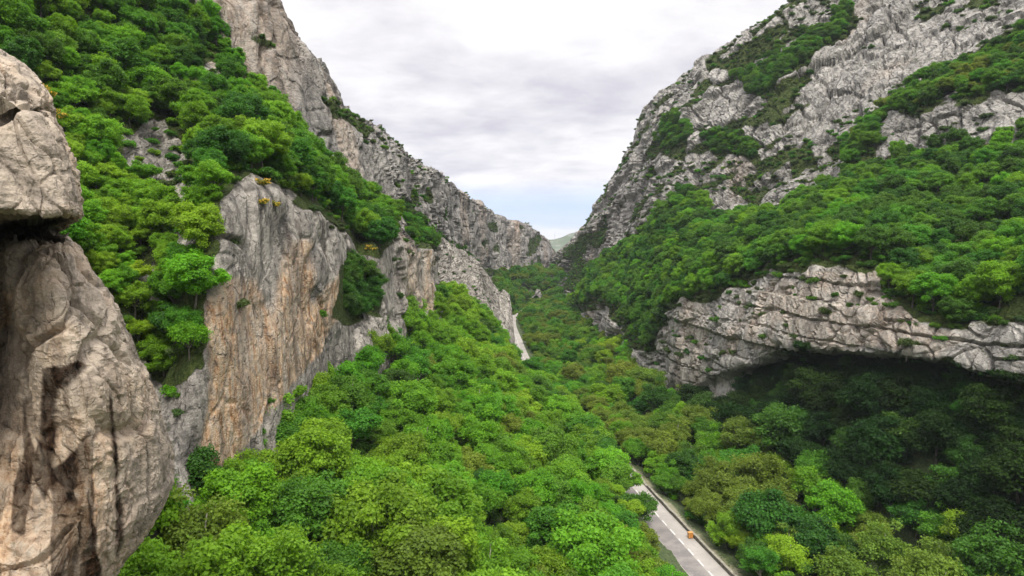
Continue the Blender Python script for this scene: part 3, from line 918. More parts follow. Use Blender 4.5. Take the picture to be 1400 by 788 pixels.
ys = np.arange(-120, 606, 1.5)
road = strip(ys, [-3.3, 3.3], [0.03, 0.03], 'road', [m_road])
tag(road, 'pale worn two lane asphalt road curving along the gorge floor', 'road', kind='structure')
yl = ys[(ys > 30) & (ys < 300)]
xo = -3.1 + 0.25 * fbm(np.stack([yl / 9, 0 * yl, 0 * yl], -1), 2, 3)
lane = strip(yl, [-3.2, 0.25], [0.036, 0.036], 'worn_lane', [m_lane], road)
dashes = []
for k, y0 in enumerate(np.arange(-60, 600, 4.0)):
    yy = np.linspace(y0, y0 + 2.3, 4)
    xr = xroad(yy)
    tx = np.gradient(xr, yy)
    for s_ in (-0.085, 0.085):
        pass
    dashes.append(np.stack([np.stack([xr + o, yy, np.full_like(yy, 0.044)], -1) for o in (0.42, 0.62)], 1))
D = np.concatenate([q.reshape(-1, 3) for q in dashes])
fc = np.concatenate([grid_faces(4, 2) + 8 * k for k in range(len(dashes))])
link('centre_line', mesh_np('centre_line', D, fc, [M_paint], False), road)

yw = np.arange(58, 304, 0.9)
jit = 0.10 * fbm(np.stack([yw / 2.2, 0 * yw, 0 * yw], -1), 3, 5)
brk = (fbm(np.stack([yw / 6.0, 0 * yw + 3, 0 * yw], -1), 2, 8) > 0.42)
hwall = np.where(brk, 0.35, 0.72) + jit


def wall_strip(prof_fn, name, mat, parent):
    xr = xroad(yw)
    tx = np.gradient(xr, yw)
    nx, ny = 1 / np.sqrt(1 + tx * tx), -tx / np.sqrt(1 + tx * tx)
    V = np.stack([np.stack([xr + nx * o, yw + ny * o, z], -1) for o, z in prof_fn()], 1)
    return link(name, mesh_np(name, V, grid_faces(len(yw), V.shape[1]), [mat], False), parent)


par = bpy.data.objects.new('parapet_wall', None)
COL.objects.link(par)
par.location = (0, 0, 0)
tag(par, 'low stone parapet with pale coping along the right edge of the road', 'wall')
z0 = np.full_like(yw, -0.6)
wall_strip(lambda: [(3.42 + 0 * jit, z0), (3.42 + jit * .5, hwall - 0.12), (3.80 + jit * .5, hwall - 0.12), (3.80 + 0 * jit, z0)], 'wall_body', M_stone, par)
wall_strip(lambda: [(3.36 + jit * .5, hwall - 0.117), (3.38 + jit * .5, hwall), (3.86 + jit * .5, hwall + 0.01), (3.88 + jit * .5, hwall - 0.117), (3.36 + jit * .5, hwall - 0.117)], 'coping', M_coping, par)


def box_mesh(name, boxes, mats, bevel=0.02):
    """boxes: (cx, cy, cz, sx, sy, sz) joined in one mesh, edges bevelled"""
    import bmesh
    bm = bmesh.new()
    for cx_, cy_, cz_, sx, sy, sz in boxes:
        r = bmesh.ops.create_cube(bm, size=1.0)
        for v_ in r['verts']:
            v_.co = Vector((cx_ + v_.co.x * sx, cy_ + v_.co.y * sy, cz_ + v_.co.z * sz))
    if bevel:
        bmesh.ops.bevel(bm, geom=bm.edges[:], offset=bevel, segments=2, affect='EDGES')
    me = bpy.data.meshes.new(name)
    bm.to_mesh(me)
    bm.free()
    for m_ in mats:
        me.materials.append(m_)
    return me


M_orange = plain_material('orange_plastic', (0.42, 0.20, 0.05), 0.5, 0.15, 5)
M_orange_d = plain_material('orange_panel', (0.45, 0.17, 0.035), 0.55, 0.2, 5)
bin_y = 118.6
bx_ = bpy.data.objects.new('roadside_box', None)
COL.objects.link(bx_)
bx_.location = (float(xroad(bin_y)) + 2.75, bin_y, 0.03)
bx_.rotation_euler = (0, 0, 0.15)
tag(bx_, 'small orange box standing on the road edge against the parapet', 'box')
link('body', box_mesh('body', [(0, 0, 0.55, 0.86, 0.70, 0.94)], [M_orange], 0.04), bx_)
link('lid', box_mesh('lid', [(0, 0, 1.085, 0.94, 0.78, 0.12)], [M_orange], 0.03), bx_)
link('front_panel', box_mesh('front_panel', [(0.04, -0.365, 0.56, 0.44, 0.03, 0.62)], [M_orange_d], 0.01), bx_)
for sx in (-0.3, 0.3):
    link('foot', box_mesh('foot', [(sx, 0, 0.045, 0.12, 0.6, 0.085)], [M_orange_d], 0.01), bx_)

# tunnel mouth in a thin spur of rock
tun = bpy.data.objects.new('tunnel', None)
COL.objects.link(tun)
tun.location = (22.3, 603.0, 0.0)
tun.rotation_euler = (0, 0, math.radians(-8))
tag(tun, 'dark arched road tunnel through a pale rock spur at the far end', 'tunnel')
th = np.linspace(0, math.pi, 41)
inner = np.stack([2.7 * np.cos(th), 0 * th, np.where(np.sin(th) > 0, 2.6 + 2.9 * np.sin(th), 0)], -1)
inner = np.concatenate([[[2.7, 0, -1]], inner, [[-2.7, 0, -1]]])
oth = np.concatenate([[0], th, [math.pi]])
ow = 4.6 + 0.8 * fbm(np.stack([oth * 2, 0 * oth, 0 * oth], -1), 2, 3)
ow = ow + 1.1 * fbm(np.stack([oth * 5, 0 * oth, 0 * oth], -1), 3, 7)
outer = np.stack([ow * np.cos(oth) * 0.95 + 1.8 * np.sin(oth), 2.0 + 0 * oth, -1 + (9.5 + 3.0 * np.cos(3 * oth + 1)) * np.sin(oth) ** 0.45], -1)
rows_t = [inner * (1 - f) + outer * f for f in np.linspace(0, 1, 26)]
rows_t += [outer + np.array([0, dy_, -dy_ * 0.25]) for dy_ in np.linspace(1.5, 36, 14)]
Tm = np.array(rows_t)
keep = np.concatenate([np.linspace(0, 1, 6) ** 2, np.ones(len(rows_t) - 6)])[:, None]
Tm[..., 1] -= keep * 1.6 * (fbm(Tm / 4.0, 4, 91) + 0.6 * ridged(Tm * np.array([1, 1, .3]) / 2.2, 3, 93))
Tm[..., 0] += keep * 1.6 * fbm(Tm / 3.0, 3, 95)
Tm[..., 2] += keep * 1.5 * fbm(Tm / 3.5, 3, 97)
link('spur', mesh_np('spur', Tm, grid_faces(len(rows_t), len(oth)), [M_right], True), tun)
M_bore = plain_material('tunnel_lining', (0.06, 0.055, 0.05), 0.95, 0.3, 1)
bore = np.array([inner + np.array([0, y_, 0]) for y_ in np.linspace(-0.1, 60, 12)])
link('bore', mesh_np('bore', bore, grid_faces(12, len(oth)), [M_bore], True), tun)
cap_ = np.concatenate([bore[-1], [[0, 60, 1.0]]])
link('far_end', mesh_np('far_end', cap_, np.array([[i, i + 1, len(oth)] for i in range(len(oth) - 1)]), [M_bore]), tun)

# radio mast on the far hill
mast = bpy.data.objects.new('radio_mast', None)
COL.objects.link(mast)
mp_ = P(758.5, 330.5, 2690)
mast.location = mp_
tag(mast, 'thin radio mast standing on the distant hill in the gap', 'mast')
M_steel = plain_material('mast_steel', (0.35, 0.36, 0.38), 0.6, 0.1, 1)
link('lattice', box_mesh('lattice', [(sx, sy, 13, 0.5, 0.5, 34) for sx in (-.6, .6) for sy in (-.6, .6)] + [(0, 0, z_, 1.9, 1.9, 0.3) for z_ in range(2, 30, 3)], [M_steel], 0), mast)
link('antenna', box_mesh('antenna', [(0, 0, 35, 0.5, 0.5, 11)], [M_steel], 0), mast)

# ------------------------------------------------------------------ trees: kinds
def tube_mesh(paths, mat, name, sides=7):
    vs, fs, n0 = [], [], 0
    for pts, r0, r1 in paths:
        pts = np.asarray(pts, float)
        n = len(pts)
        tg = np.gradient(pts, axis=0)
        tg /= np.maximum(np.linalg.norm(tg, axis=1, keepdims=True), 1e-6)
        ref = np.array([0.31, 0.95, 0.05])
        u = np.cross(tg, ref)
        u /= np.linalg.norm(u, axis=1, keepdims=True)
        v_ = np.cross(tg, u)
        a = np.linspace(0, 2 * math.pi, sides, endpoint=False)
        rr = np.linspace(r0, r1, n)[:, None, None]
        ring = pts[:, None] + rr * (u[:, None] * np.cos(a)[None, :, None] + v_[:, None] * np.sin(a)[None, :, None])
        vs.append(ring.reshape(-1, 3))
        i = np.arange(n * sides).reshape(n, sides) + n0
        j = np.roll(i, -1, axis=1)
        fs.append(np.stack([i[:-1], j[:-1], j[1:], i[1:]], -1).reshape(-1, 4))
        n0 += n * sides
    return mesh_np(name, np.concatenate(vs), np.concatenate(fs), [mat])


def leaf_mesh(name, centers, radii, per, leaf, r, flat=0.62, up=0.42, mat=None, clump_tone=None):
    """leaf sprays: for each clump a shell of small folded leaves"""
    c = np.repeat(centers, per, 0)
    rad = np.repeat(radii, per)[:, None]
    n = len(c)
    dirs = r.normal(size=(n, 3))
    dirs[:, 2] = dirs[:, 2] * 0.9 + 0.30
    dirs /= np.linalg.norm(dirs, axis=1, keepdims=True)
    rr = r.uniform(0.30, 1.0, (n, 1)) ** 0.55 * (1 + 0.22 * r.normal(size=(n, 1)))
    pos = c + dirs * rad * rr * np.array([1, 1, flat])
    nrm = dirs * (1 - up) + np.array([0, 0, up]) + r.normal(size=(n, 3)) * 0.42
    nrm /= np.linalg.norm(nrm, axis=1, keepdims=True)
    ax = np.cross(nrm, r.normal(size=(n, 3)))
    ax /= np.maximum(np.linalg.norm(ax, axis=1, keepdims=True), 1e-6)
    bx2 = np.cross(nrm, ax)
    L = leaf * r.uniform(0.6, 1.35, (n, 1))
    wd = L * r.uniform(0.32, 0.5, (n, 1))
    q = np.stack([pos - ax * L * 0.5, pos + bx2 * wd + nrm * L * 0.12, pos + ax * L * 0.5 - nrm * L * 0.06, pos - bx2 * wd + nrm * L * 0.12], 1)
    ct_ = np.repeat(clump_tone if clump_tone is not None else r.uniform(0.0, 1.0, len(centers)), per)
    tone = np.clip(0.55 * ct_ + 0.45 * r.uniform(0, 1, n), 0, 1)
    return mesh_np(name, q.reshape(-1, 3), np.arange(n * 4).reshape(-1, 4), [mat], False, {'tone': np.repeat(tone, 4)})


def crown_points(r, R, H, zc, hz, ncl, lobes=5, lower=-0.75, hollow=0.5):
    """uneven crown: a few big lobes, each covered in leaf clumps"""
    lb = [np.array([0, 0, zc])]
    ls = [0.72]
    for k in range(lobes):
        a = 2 * math.pi * (k + r.uniform(-.35, .35)) / lobes
        e = r.uniform(-0.25, 0.75)
        lb.append(np.array([math.cos(a) * R * 0.52 * math.cos(e), math.sin(a) * R * 0.52 * math.cos(e), zc + hz * 0.6 * math.sin(e)]))
        ls.append(r.uniform(0.42, 0.62))
    pts = []
    while len(pts) < ncl:
        k = r.integers(0, len(lb))
        dd = r.normal(size=3)
        dd /= np.linalg.norm(dd)
        if dd[2] < lower:
            continue
        p_ = lb[k] + dd * np.array([R, R, hz]) * ls[k] * r.uniform(hollow, 1.0)
        if p_[2] < H * 0.12:
            continue
        pts.append(p_)
    return np.array(pts)


def make_limbs(r, pts, H, zc, thick, nl=9):
    top = np.array([r.normal() * 0.2, r.normal() * 0.2, zc + (H - zc) * 0.45])
    tr = np.array([[0, 0, -1.2], [0.05, 0, 0.6], [r.normal() * .15, r.normal() * .15, zc * 0.55], [r.normal() * .2, r.normal() * .2, zc], top])
    paths = [(tr, thick, thick * 0.28)]
    for k in r.choice(len(pts), nl, replace=False):
        e = pts[k]
        s0 = tr[2] * 0.6 + tr[3] * 0.4 if e[2] < zc else tr[3]
        s0 = tr[1] + (s0 - tr[1]) * r.uniform(0.55, 1.0)
        md = s0 * 0.5 + e * 0.5 + np.array([0, 0, -0.25 + r.normal() * 0.2])
        paths.append((np.array([s0, md, e]), thick * 0.42, thick * 0.10))
    return paths


PROTO = {}


def proto(kind, variant, R, H, ncl, per, leaf, seed, clr=0.30, lobes=5, zc=0.58, hzf=0.44, thick=0.2, bark=None, flat=0.62, lower=-0.75, hollow=0.5, nl=9):
    r = np.random.default_rng(seed)
    pts = crown_points(r, R, H, H * zc, H * hzf, ncl, lobes, lower, hollow)
    radii = R * clr * r.uniform(0.7, 1.25, ncl)
    crown = leaf_mesh(kind + '_crown', pts, radii, per, leaf, r, flat=flat, mat=LEAF['vivid'])
    trunk = tube_mesh(make_limbs(r, pts, H, H * zc, thick, nl), bark or M_bark, kind + '_trunk')
    PROTO.setdefault(kind, []).append(dict(crown=crown, trunk=trunk, R=R, H=H, zc=H * zc))


for k in range(5):
    proto('broadleaf', k, 3.5 + 0.25 * (k % 3), 8.0 + 0.6 * (k % 2), 96 + 8 * k, 230, 0.285, 100 + k, clr=0.225, lobes=5 + k % 3, hzf=0.50, zc=0.54, flat=0.75, hollow=0.7)
proto('broadleaf', 5, 2.6, 9.8, 84, 220, 0.285, 131, clr=0.27, lobes=3, hzf=0.46, zc=0.53, flat=0.9, hollow=0.6, thick=0.17)
proto('broadleaf', 6, 4.1, 6.9, 84, 200, 0.29, 132, clr=0.20, lobes=7, hzf=0.44, zc=0.56, flat=0.65, hollow=0.45, nl=16)
proto('broadleaf', 7, 3.4, 8.2, 78, 130, 0.28, 133, clr=0.24, lobes=6, hzf=0.48, zc=0.55, flat=0.85, hollow=0.4, nl=26)
for k in range(2):
    proto('open', k, 3.6, 10.5, 74, 130, 0.28, 200 + k, clr=0.26, lobes=6, zc=0.60, hzf=0.40, bark=M_bark_pale, thick=0.19, flat=0.8, lower=-1, hollow=0.35, nl=22)
for k in range(3):
    proto('dense', k, 3.6, 7.5, 62, 210, 0.32, 300 + k, clr=0.34, lobes=4, zc=0.5, hzf=0.46, lower=-0.95)
for k in range(4):
    proto('shrub', k, 1.25, 1.7, 22, 90, 0.20, 400 + k, clr=0.36, lobes=3, zc=0.45, hzf=0.5, thick=0.06, lower=-0.6, nl=5)

# ------------------------------------------------------------------ trees: where they stand
class Poisson:
    def __init__(s, cell=4.0):
        s.c, s.g = cell, {}

    def ok(s, p, r):
        k = tuple(np.floor(np.asarray(p) / s.c).astype(int))
        m = int(math.ceil(r * 1.6 / s.c))
        for a in range(-m, m + 1):
            for b2 in range(-m, m + 1):
                for c2 in range(-m, m + 1):
                    for q, rq in s.g.get((k[0] + a, k[1] + b2, k[2] + c2), ()):
                        if (q[0] - p[0]) ** 2 + (q[1] - p[1]) ** 2 + (q[2] - p[2]) ** 2 < (0.5 * (r + rq)) ** 2:
                            return False
        s.g.setdefault(k, []).append((tuple(p), r))
        return True


TREES, SHRUBS, UNDER = [], [], []
ps = Poisson()
pick = lambda d: rng.choice(list(d.keys()), p=np.array(list(d.values())) / sum(d.values()))


def put(lst, p, scale, kind, cls, zone):
    lst.append(dict(p=np.asarray(p, float), s=float(scale), kind=kind, cls=str(cls), zone=zone, rot=float(rng.uniform(0, 2 * math.pi)),
                    v=int(rng.integers(0, len(PROTO[kind])))))


def ground_hit(px, py):
    Yk = np.linspace(25, 640, 2500)
    q = P(px, py, Yk)
    k = np.argmax(q[:, 2] < ground_z(q[:, 0], Yk))
    return q[k]


# single trees the photo shows plainly
for px, py, s_, kind, cls in [(1032, 712, 1.6, 'open', 'olive'), (985, 690, 1.35, 'open', 'mid'), (1140, 752, 1.45, 'broadleaf', 'vivid'), (1012, 760, 0.62, 'broadleaf', 'lime'),
                              (1075, 790, 1.0, 'open', 'olive'), (870, 720, 1.0, 'broadleaf', 'deep'), (545, 500, 1.0, 'dense', 'deep'), (560, 520, 1.05, 'dense', 'deep')]:
    q = ground_hit(px, py)
    ps.ok(q, 3.0 * s_)
    put(TREES, (q[0], q[1], float(ground_z(q[0], q[1])) - 0.2), s_, kind, cls, 'floor' if px > 860 else 'forest')

for Y in np.arange(134, 232, 3.4):
    x = float(xroad(Y)) - rng.uniform(5.4, 7.6)
    sc_ = (1.25 if Y < 235 else 1.05) * rng.uniform(0.9, 1.1)
    if ps.ok((x, Y, float(ground_z(x, Y))), 3.2):
        put(TREES, (x, Y, float(ground_z(x, Y)) - 0.2), sc_, 'broadleaf', rng.choice(['vivid', 'mid', 'fresh', 'deep']), 'forest')
for Y in np.arange(160, 290, 4.0):
    x = float(xroad(Y)) + rng.uniform(6.6, 8)
    if ps.ok((x, Y, float(ground_z(x, Y))), 3.2):
        put(TREES, (x, Y, float(ground_z(x, Y)) - 0.2), rng.uniform(0.7, 0.95), 'broadleaf', rng.choice(['vivid', 'mid', 'olive']), 'floor')
for x, Y in [(15.5, 601), (13, 606), (29, 599), (31, 604), (27.5, 607), (17.5, 611), (34, 597), (11, 598), (28, 593), (24.5, 614), (20, 618)]:
    put(TREES, (x, Y, float(ground_z(x, Y)) - 0.3), rng.uniform(0.55, 0.85), 'broadleaf', rng.choice(['mid', 'deep']), 'far')
    ps.ok((x, Y, float(ground_z(x, Y))), 2.5)
CL_FOREST = dict(vivid=.38, fresh=.22, mid=.24, olive=.09, deep=.07)
CL_FLOOR = dict(mid=.34, olive=.24, vivid=.22, deep=.12, lime=.08)
CL_FAR = dict(mid=.5, olive=.28, deep=.22)
CL_SHADE = dict(in_shade=.8, deep=.2)
for k in range(16000):
    Y = 36 + 700 * rng.random() ** 1.6
    x = rng.uniform(-48, 96)
    xr = float(xroad(min(Y, 640)))
    xl, xb = np.interp(Y, LB[:, 0], LB[:, 1]), np.interp(Y, RB[:, 0], RB[:, 2 - 1])
    if Y > 606:
        if not (-20 < x < 60):
            continue
        zone = 'far'
    elif x < xr:
        if x < xl - 1.0 or x > xr - np.interp(Y, [60, 114, 133, 200], [12.5, 10.5, 5.6, 5.0]) or (232 < Y < 300 and xr - x < 12) or 286 < Y < 452:
            continue
        zone = 'forest' if Y < 300 else 'far'
    else:
        if x > xb + 2 or x < xr + 6.3:
            continue
        zone = 'floor' if Y < 330 else 'far'
    s = rng.uniform(0.65, 1.4) * (1.0 if zone != 'far' else 1.05)
    if zone == 'forest' and Y < 90:
        s *= 1.12
    if zone in ('forest',) and xr - x < 9 and (Y < 140 or Y > 265):
        s *= 0.8
    if zone == 'forest' and Y < 132 and xr - x < 17:
        s = min(s, 0.85)
    if zone == 'floor' and Y < 240:
        s *= 1.2
    if zone in ('floor', 'far') and x > xr and x - xr < 10.5:
        s *= 0.62
    z = float(ground_z(x, Y))
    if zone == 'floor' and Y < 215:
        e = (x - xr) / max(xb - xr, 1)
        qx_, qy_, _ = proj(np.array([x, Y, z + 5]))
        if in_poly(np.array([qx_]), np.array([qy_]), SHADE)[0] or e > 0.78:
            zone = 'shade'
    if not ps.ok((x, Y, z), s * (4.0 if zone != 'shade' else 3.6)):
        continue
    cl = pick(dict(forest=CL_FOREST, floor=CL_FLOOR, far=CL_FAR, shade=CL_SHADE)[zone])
    # a patch of one kind often grows together
    g = float(fbm(np.array([[x / 16, Y / 16, 0.0]]), 2, 12)[0])
    if zone == 'forest' and g > 0.22:
        cl = 'fresh'
    if zone == 'floor' and g > 0.20:
        cl = 'olive'
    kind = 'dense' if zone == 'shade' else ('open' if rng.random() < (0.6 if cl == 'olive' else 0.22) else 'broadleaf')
    if kind == 'open':
        s *= 0.85
    put(TREES, (x, Y, z - 0.25), s, kind, cl, zone)


def scatter(rockname, polys, n, size, spacing, kind, classes, zone, lst, psn, avoid=(), minz=-0.3, back=0.25, sink=0.25, cond=None):
    R_ = ROCKS[rockname]
    V, N_ = R_['V'], R_['N']
    a = np.linalg.norm(np.cross(np.gradient(V, axis=1), np.gradient(V, axis=0)), axis=-1)
    wpx, wpy = R_['px'], R_['py']
    ok = np.zeros(a.shape, bool)
    for poly in polys:
        ok |= in_poly(wpx, wpy, poly)
    for poly in avoid:
        ok &= ~in_poly(wpx, wpy, poly)
    ok &= (R_['vv'] <= R_['front'])[:, None] & (N_[..., 2] > minz)
    if cond is not None:
        ok &= cond(R_)
    else:
        ok &= (R_['soil'] > 0.35)
    wgt = (a * ok).ravel()
    if wgt.sum() <= 0:
        return
    for i in rng.choice(len(wgt), n, p=wgt / wgt.sum()):
        p_ = V.reshape(-1, 3)[i]
        s = rng.uniform(*size)
        if psn is not None and not psn.ok(p_, s * spacing):
            continue
        nn = N_.reshape(-1, 3)[i]
        q = p_ - np.array([nn[0], nn[1], 0]) * back * s + np.array([0, 0, -sink * s])
        put(lst, q, s, kind, pick(classes), zone)


CL_BENCH = dict(vivid=.22, mid=.40, deep=.38)
CL_SLOPE = dict(vivid=.46, mid=.30, deep=.12, fresh=.12)
NEARGULLY = [(85, 190), (130, 215), (170, 260), (215, 300), (240, 380), (235, 470), (215, 520), (160, 440), (115, 370), (85, 330), (100, 290)]
scatter('left_gorge_wall', [NEARGULLY], 700, (0.42, 0.8), 4.0, 'broadleaf', dict(fresh=.7, lime=.2, vivid=.1), 'gully', TREES, ps, [OUTCROP_L, OUTCROP_M, OUTCROP_N])
scatter('left_gorge_wall', [SLOPE_L], 3000, (0.5, 1.0), 4.2, 'broadleaf', CL_SLOPE, 'slope', TREES, ps, [OUTCROP_L, OUTCROP_M, OUTCROP_N])
scatter('left_gorge_wall', [GULLY], 300, (0.5, 0.8), 3.6, 'dense', dict(deep=1), 'gully', TREES, ps)
scatter('left_gorge_wall', [SLOPE_M], 300, (0.35, 0.6), 4.0, 'broadleaf', dict(mid=.5, deep=.5), 'slope', TREES, ps)
scatter('left_gorge_wall', [FARGREEN], 900, (0.6, 1.0), 4.6, 'broadleaf', CL_FAR, 'far', TREES, ps)
scatter('right_gorge_wall', [BENCH], 7000, (0.7, 1.15), 4.4, 'broadleaf', CL_BENCH, 'bench', TREES, ps)
scatter('right_gorge_wall', [LEDGE_A], 1500, (0.5, 0.95), 4.4, 'broadleaf', dict(mid=.5, olive=.25, deep=.25), 'ledge', TREES, ps)
scatter('right_gorge_wall', [LEDGE_B, LEDGE_C, LEDGE_D], 1500, (0.45, 0.8), 4.2, 'broadleaf', dict(mid=.55, deep=.45), 'ledge', TREES, ps)
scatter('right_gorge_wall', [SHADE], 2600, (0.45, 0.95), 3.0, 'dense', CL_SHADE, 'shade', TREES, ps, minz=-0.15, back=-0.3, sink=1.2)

psh = Poisson(2.0)
CL_SCRUB = dict(scrub=.55, deep=.3, mid=.15)
scatter('right_gorge_wall', [LEDGE_A, LEDGE_B, LEDGE_C, LEDGE_D, LEDGE_E, LEDGE_F, LEDGE_G, LEDGE_H], 2500, (0.7, 1.7), 2.4, 'shrub', CL_SCRUB, 'ledge', SHRUBS, psh)
ALLR = [[(740, -200), (1480, -200), (1480, 560), (880, 560), (740, 420)]]
ALLL = [[(230, -200), (400, -60), (770, 320), (770, 400), (560, 440), (300, 640), (230, 640)]]


def onledge(lo):
    return lambda R_: (R_['N'][..., 2] > lo) & (R_['soil'] < 0.4) & (fbm(R_['V'] * np.array([1, 1, 1.4]) / 30, 3, 19) > 0.08)


scatter('right_gorge_wall', ALLR, 1500, (0.5, 1.7), 2.2, 'shrub', CL_SCRUB, 'cliff', SHRUBS, psh, minz=0.3, back=0.2, sink=0.55, cond=onledge(0.35))
scatter('left_gorge_wall', ALLL, 900, (0.3, 1.2), 2.2, 'shrub', CL_SCRUB, 'cliff', SHRUBS, psh, minz=0.3, back=0.2, sink=0.55, cond=onledge(0.35))
scatter('rock_fin', [[(560, 300), (740, 300), (740, 510), (560, 510)]], 60, (0.4, 0.9), 4.0, 'shrub', CL_SCRUB, 'fin', SHRUBS, psh, minz=0.4, sink=0.5, cond=lambda R_: R_['N'][..., 2] > 0.4)
scatter('left_gorge_wall', [OUTCROP_L], 60, (0.5, 1.3), 3.0, 'shrub', dict(mid=.5, fresh=.5), 'cliff', SHRUBS, psh, minz=-1, sink=0.4, cond=lambda R_: R_['soil'] < 0.4)
grass_ = lambda R_: R_['soil'] > 0.45
scatter('right_gorge_wall', ALLR, 2600, (0.6, 1.9), 1.7, 'shrub', CL_SCRUB, 'cliff', SHRUBS, psh, [BENCH, LEDGE_A, LEDGE_B, SHADE], minz=-0.2, sink=0.5, cond=grass_)
scatter('left_gorge_wall', [[(262, -200), (400, -60), (770, 320), (770, 372), (660, 372), (540, 290), (440, 225), (340, 110)]], 900, (0.5, 1.4), 1.8, 'shrub', CL_SCRUB, 'cliff', SHRUBS, psh, minz=-0.2, sink=0.5, cond=grass_)
# low growth under the trees
scatter('right_gorge_wall', [BENCH, LEDGE_A, LEDGE_B], 3200, (0.7, 1.6), 1, 'shrub', dict(deep=.5, mid=.4, scrub=.1), 'bench', UNDER, None)
scatter('right_gorge_wall', [SHADE], 2500, (0.8, 1.8), 1, 'shrub', dict(in_shade=1), 'shade', UNDER, None, minz=-0.95, back=-0.2)
scatter('left_gorge_wall', [SLOPE_L, SLOPE_M, FARGREEN], 2600, (0.5, 1.3), 1, 'shrub', dict(deep=.3, mid=.4, vivid=.2, scrub=.1), 'slope', UNDER, None, [OUTCROP_L, OUTCROP_M, OUTCROP_N])
for x, Y in [(5.5, 452), (8, 464), (11, 476), (7, 470), (13, 490), (15.5, 505)]:
    put(TREES, (x, Y, float(ground_z(x, Y)) - 0.3), 0.7, 'broadleaf', 'mid', 'far')
for k in range(5200):
    Y = 36 + 500 * rng.random() ** 1.5
    x = rng.uniform(-46, 92)
    xr = float(xroad(Y))
    if x < np.interp(Y, LB[:, 0], LB[:, 1]) - 1 or x > np.interp(Y, RB[:, 0], RB[:, 1]) + 2:
        continue
    o_ = x - xr
    if -5.2 < o_ < 5.6 or (286 < Y < 452 and o_ < 0):
        continue
    if 0 < o_ < 7.5 and rng.random() < 0.6:
        continue
    s = rng.uniform(0.5, 1.7) * (0.6 if -10 < o_ < 7.5 else 1)
    z = float(ground_z(x, Y))
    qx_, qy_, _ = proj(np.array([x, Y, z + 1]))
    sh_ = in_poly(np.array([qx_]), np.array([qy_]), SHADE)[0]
    put(UNDER, (x, Y, z - 0.1), s, 'shrub', 'in_shade' if sh_ else pick(dict(mid=.4, deep=.3, vivid=.2, olive=.1)), 'floor')

# ------------------------------------------------------------------ which of them show
BW, BH, BC = 350, 197, 4.0
zb = np.full((BH, BW), 1e9)
for R_ in list(ROCKS.values()) + [dict(V=np.stack([GX, GY, GZ], -1))]:
    qx, qy, dd = proj(R_['V'])
    ii, jj = (qy / BC).astype(int), (qx / BC).astype(int)
    okk = (dd > 1) & (ii >= 0) & (ii < BH) & (jj >= 0) & (jj < BW)
    np.minimum.at(zb, (ii[okk], jj[okk]), dd[okk])
for _ in range(1):       # fill pinholes of the splat
    m_ = zb.copy()
    for a, b2 in ((0, 1), (0, -1), (1, 0), (-1, 0)):
        m_ = np.minimum(m_, np.where(zb < 1e8, 1e9, np.roll(zb, (a, b2), (0, 1))))
    zb = np.where(zb > 1e8, m_, zb)
yy_, xx_ = np.mgrid[0:BH, 0:BW]
PLANTS = TREES + SHRUBS
for e in PLANTS:
    pr = PROTO[e['kind']][e['v']]
    e['c'] = e['p'] + np.array([0, 0, pr['zc'] * e['s']])
    e['px'], e['py'], e['d'] = [float(q) for q in proj(e['c'])]
    e['r'] = pr['R'] * e['s']
covered = np.zeros((BH, BW), bool)
for e in sorted(PLANTS, key=lambda q: q['d']):
    e['vis'] = 0
    if e['d'] < 2:
        continue
    rp = max(e['r'] * 0.95 * F / e['d'] / BC, 0.6)
    i0, i1 = int(max(0, e['py'] / BC - rp)), int(min(BH, e['py'] / BC + rp + 1))
    j0, j1 = int(max(0, e['px'] / BC - rp)), int(min(BW, e['px'] / BC + rp + 1))
    if i1 <= i0 or j1 <= j0:
        continue
    sub = ((yy_[i0:i1, j0:j1] + .5 - e['py'] / BC) ** 2 + (xx_[i0:i1, j0:j1] + .5 - e['px'] / BC) ** 2 < rp * rp) & (zb[i0:i1, j0:j1] > e['d'] - e['r'] * 0.8)
    e['vis'] = int((sub & ~covered[i0:i1, j0:j1]).sum())
    covered[i0:i1, j0:j1] |= sub

# ------------------------------------------------------------------ build trees and shrubs
def plant(e, name, leafname='crown', trunkname='trunk'):
    pr = PROTO[e['kind']][e['v']]
    root = bpy.data.objects.new(name, None)
    COL.objects.link(root)
    root.location = e['p']
    root.rotation_euler = (0, 0, e['rot'])
    root.scale = (e['s'], e['s'], e['s'] * (0.92 + 0.16 * ((e['rot'] * 7) % 1)))
    a = link(leafname, pr['crown'], root)
    a.material_slots[0].link = 'OBJECT'
    a.material_slots[0].material = LEAF[e['cls']]
    link(trunkname, pr['trunk'], root)
    return root


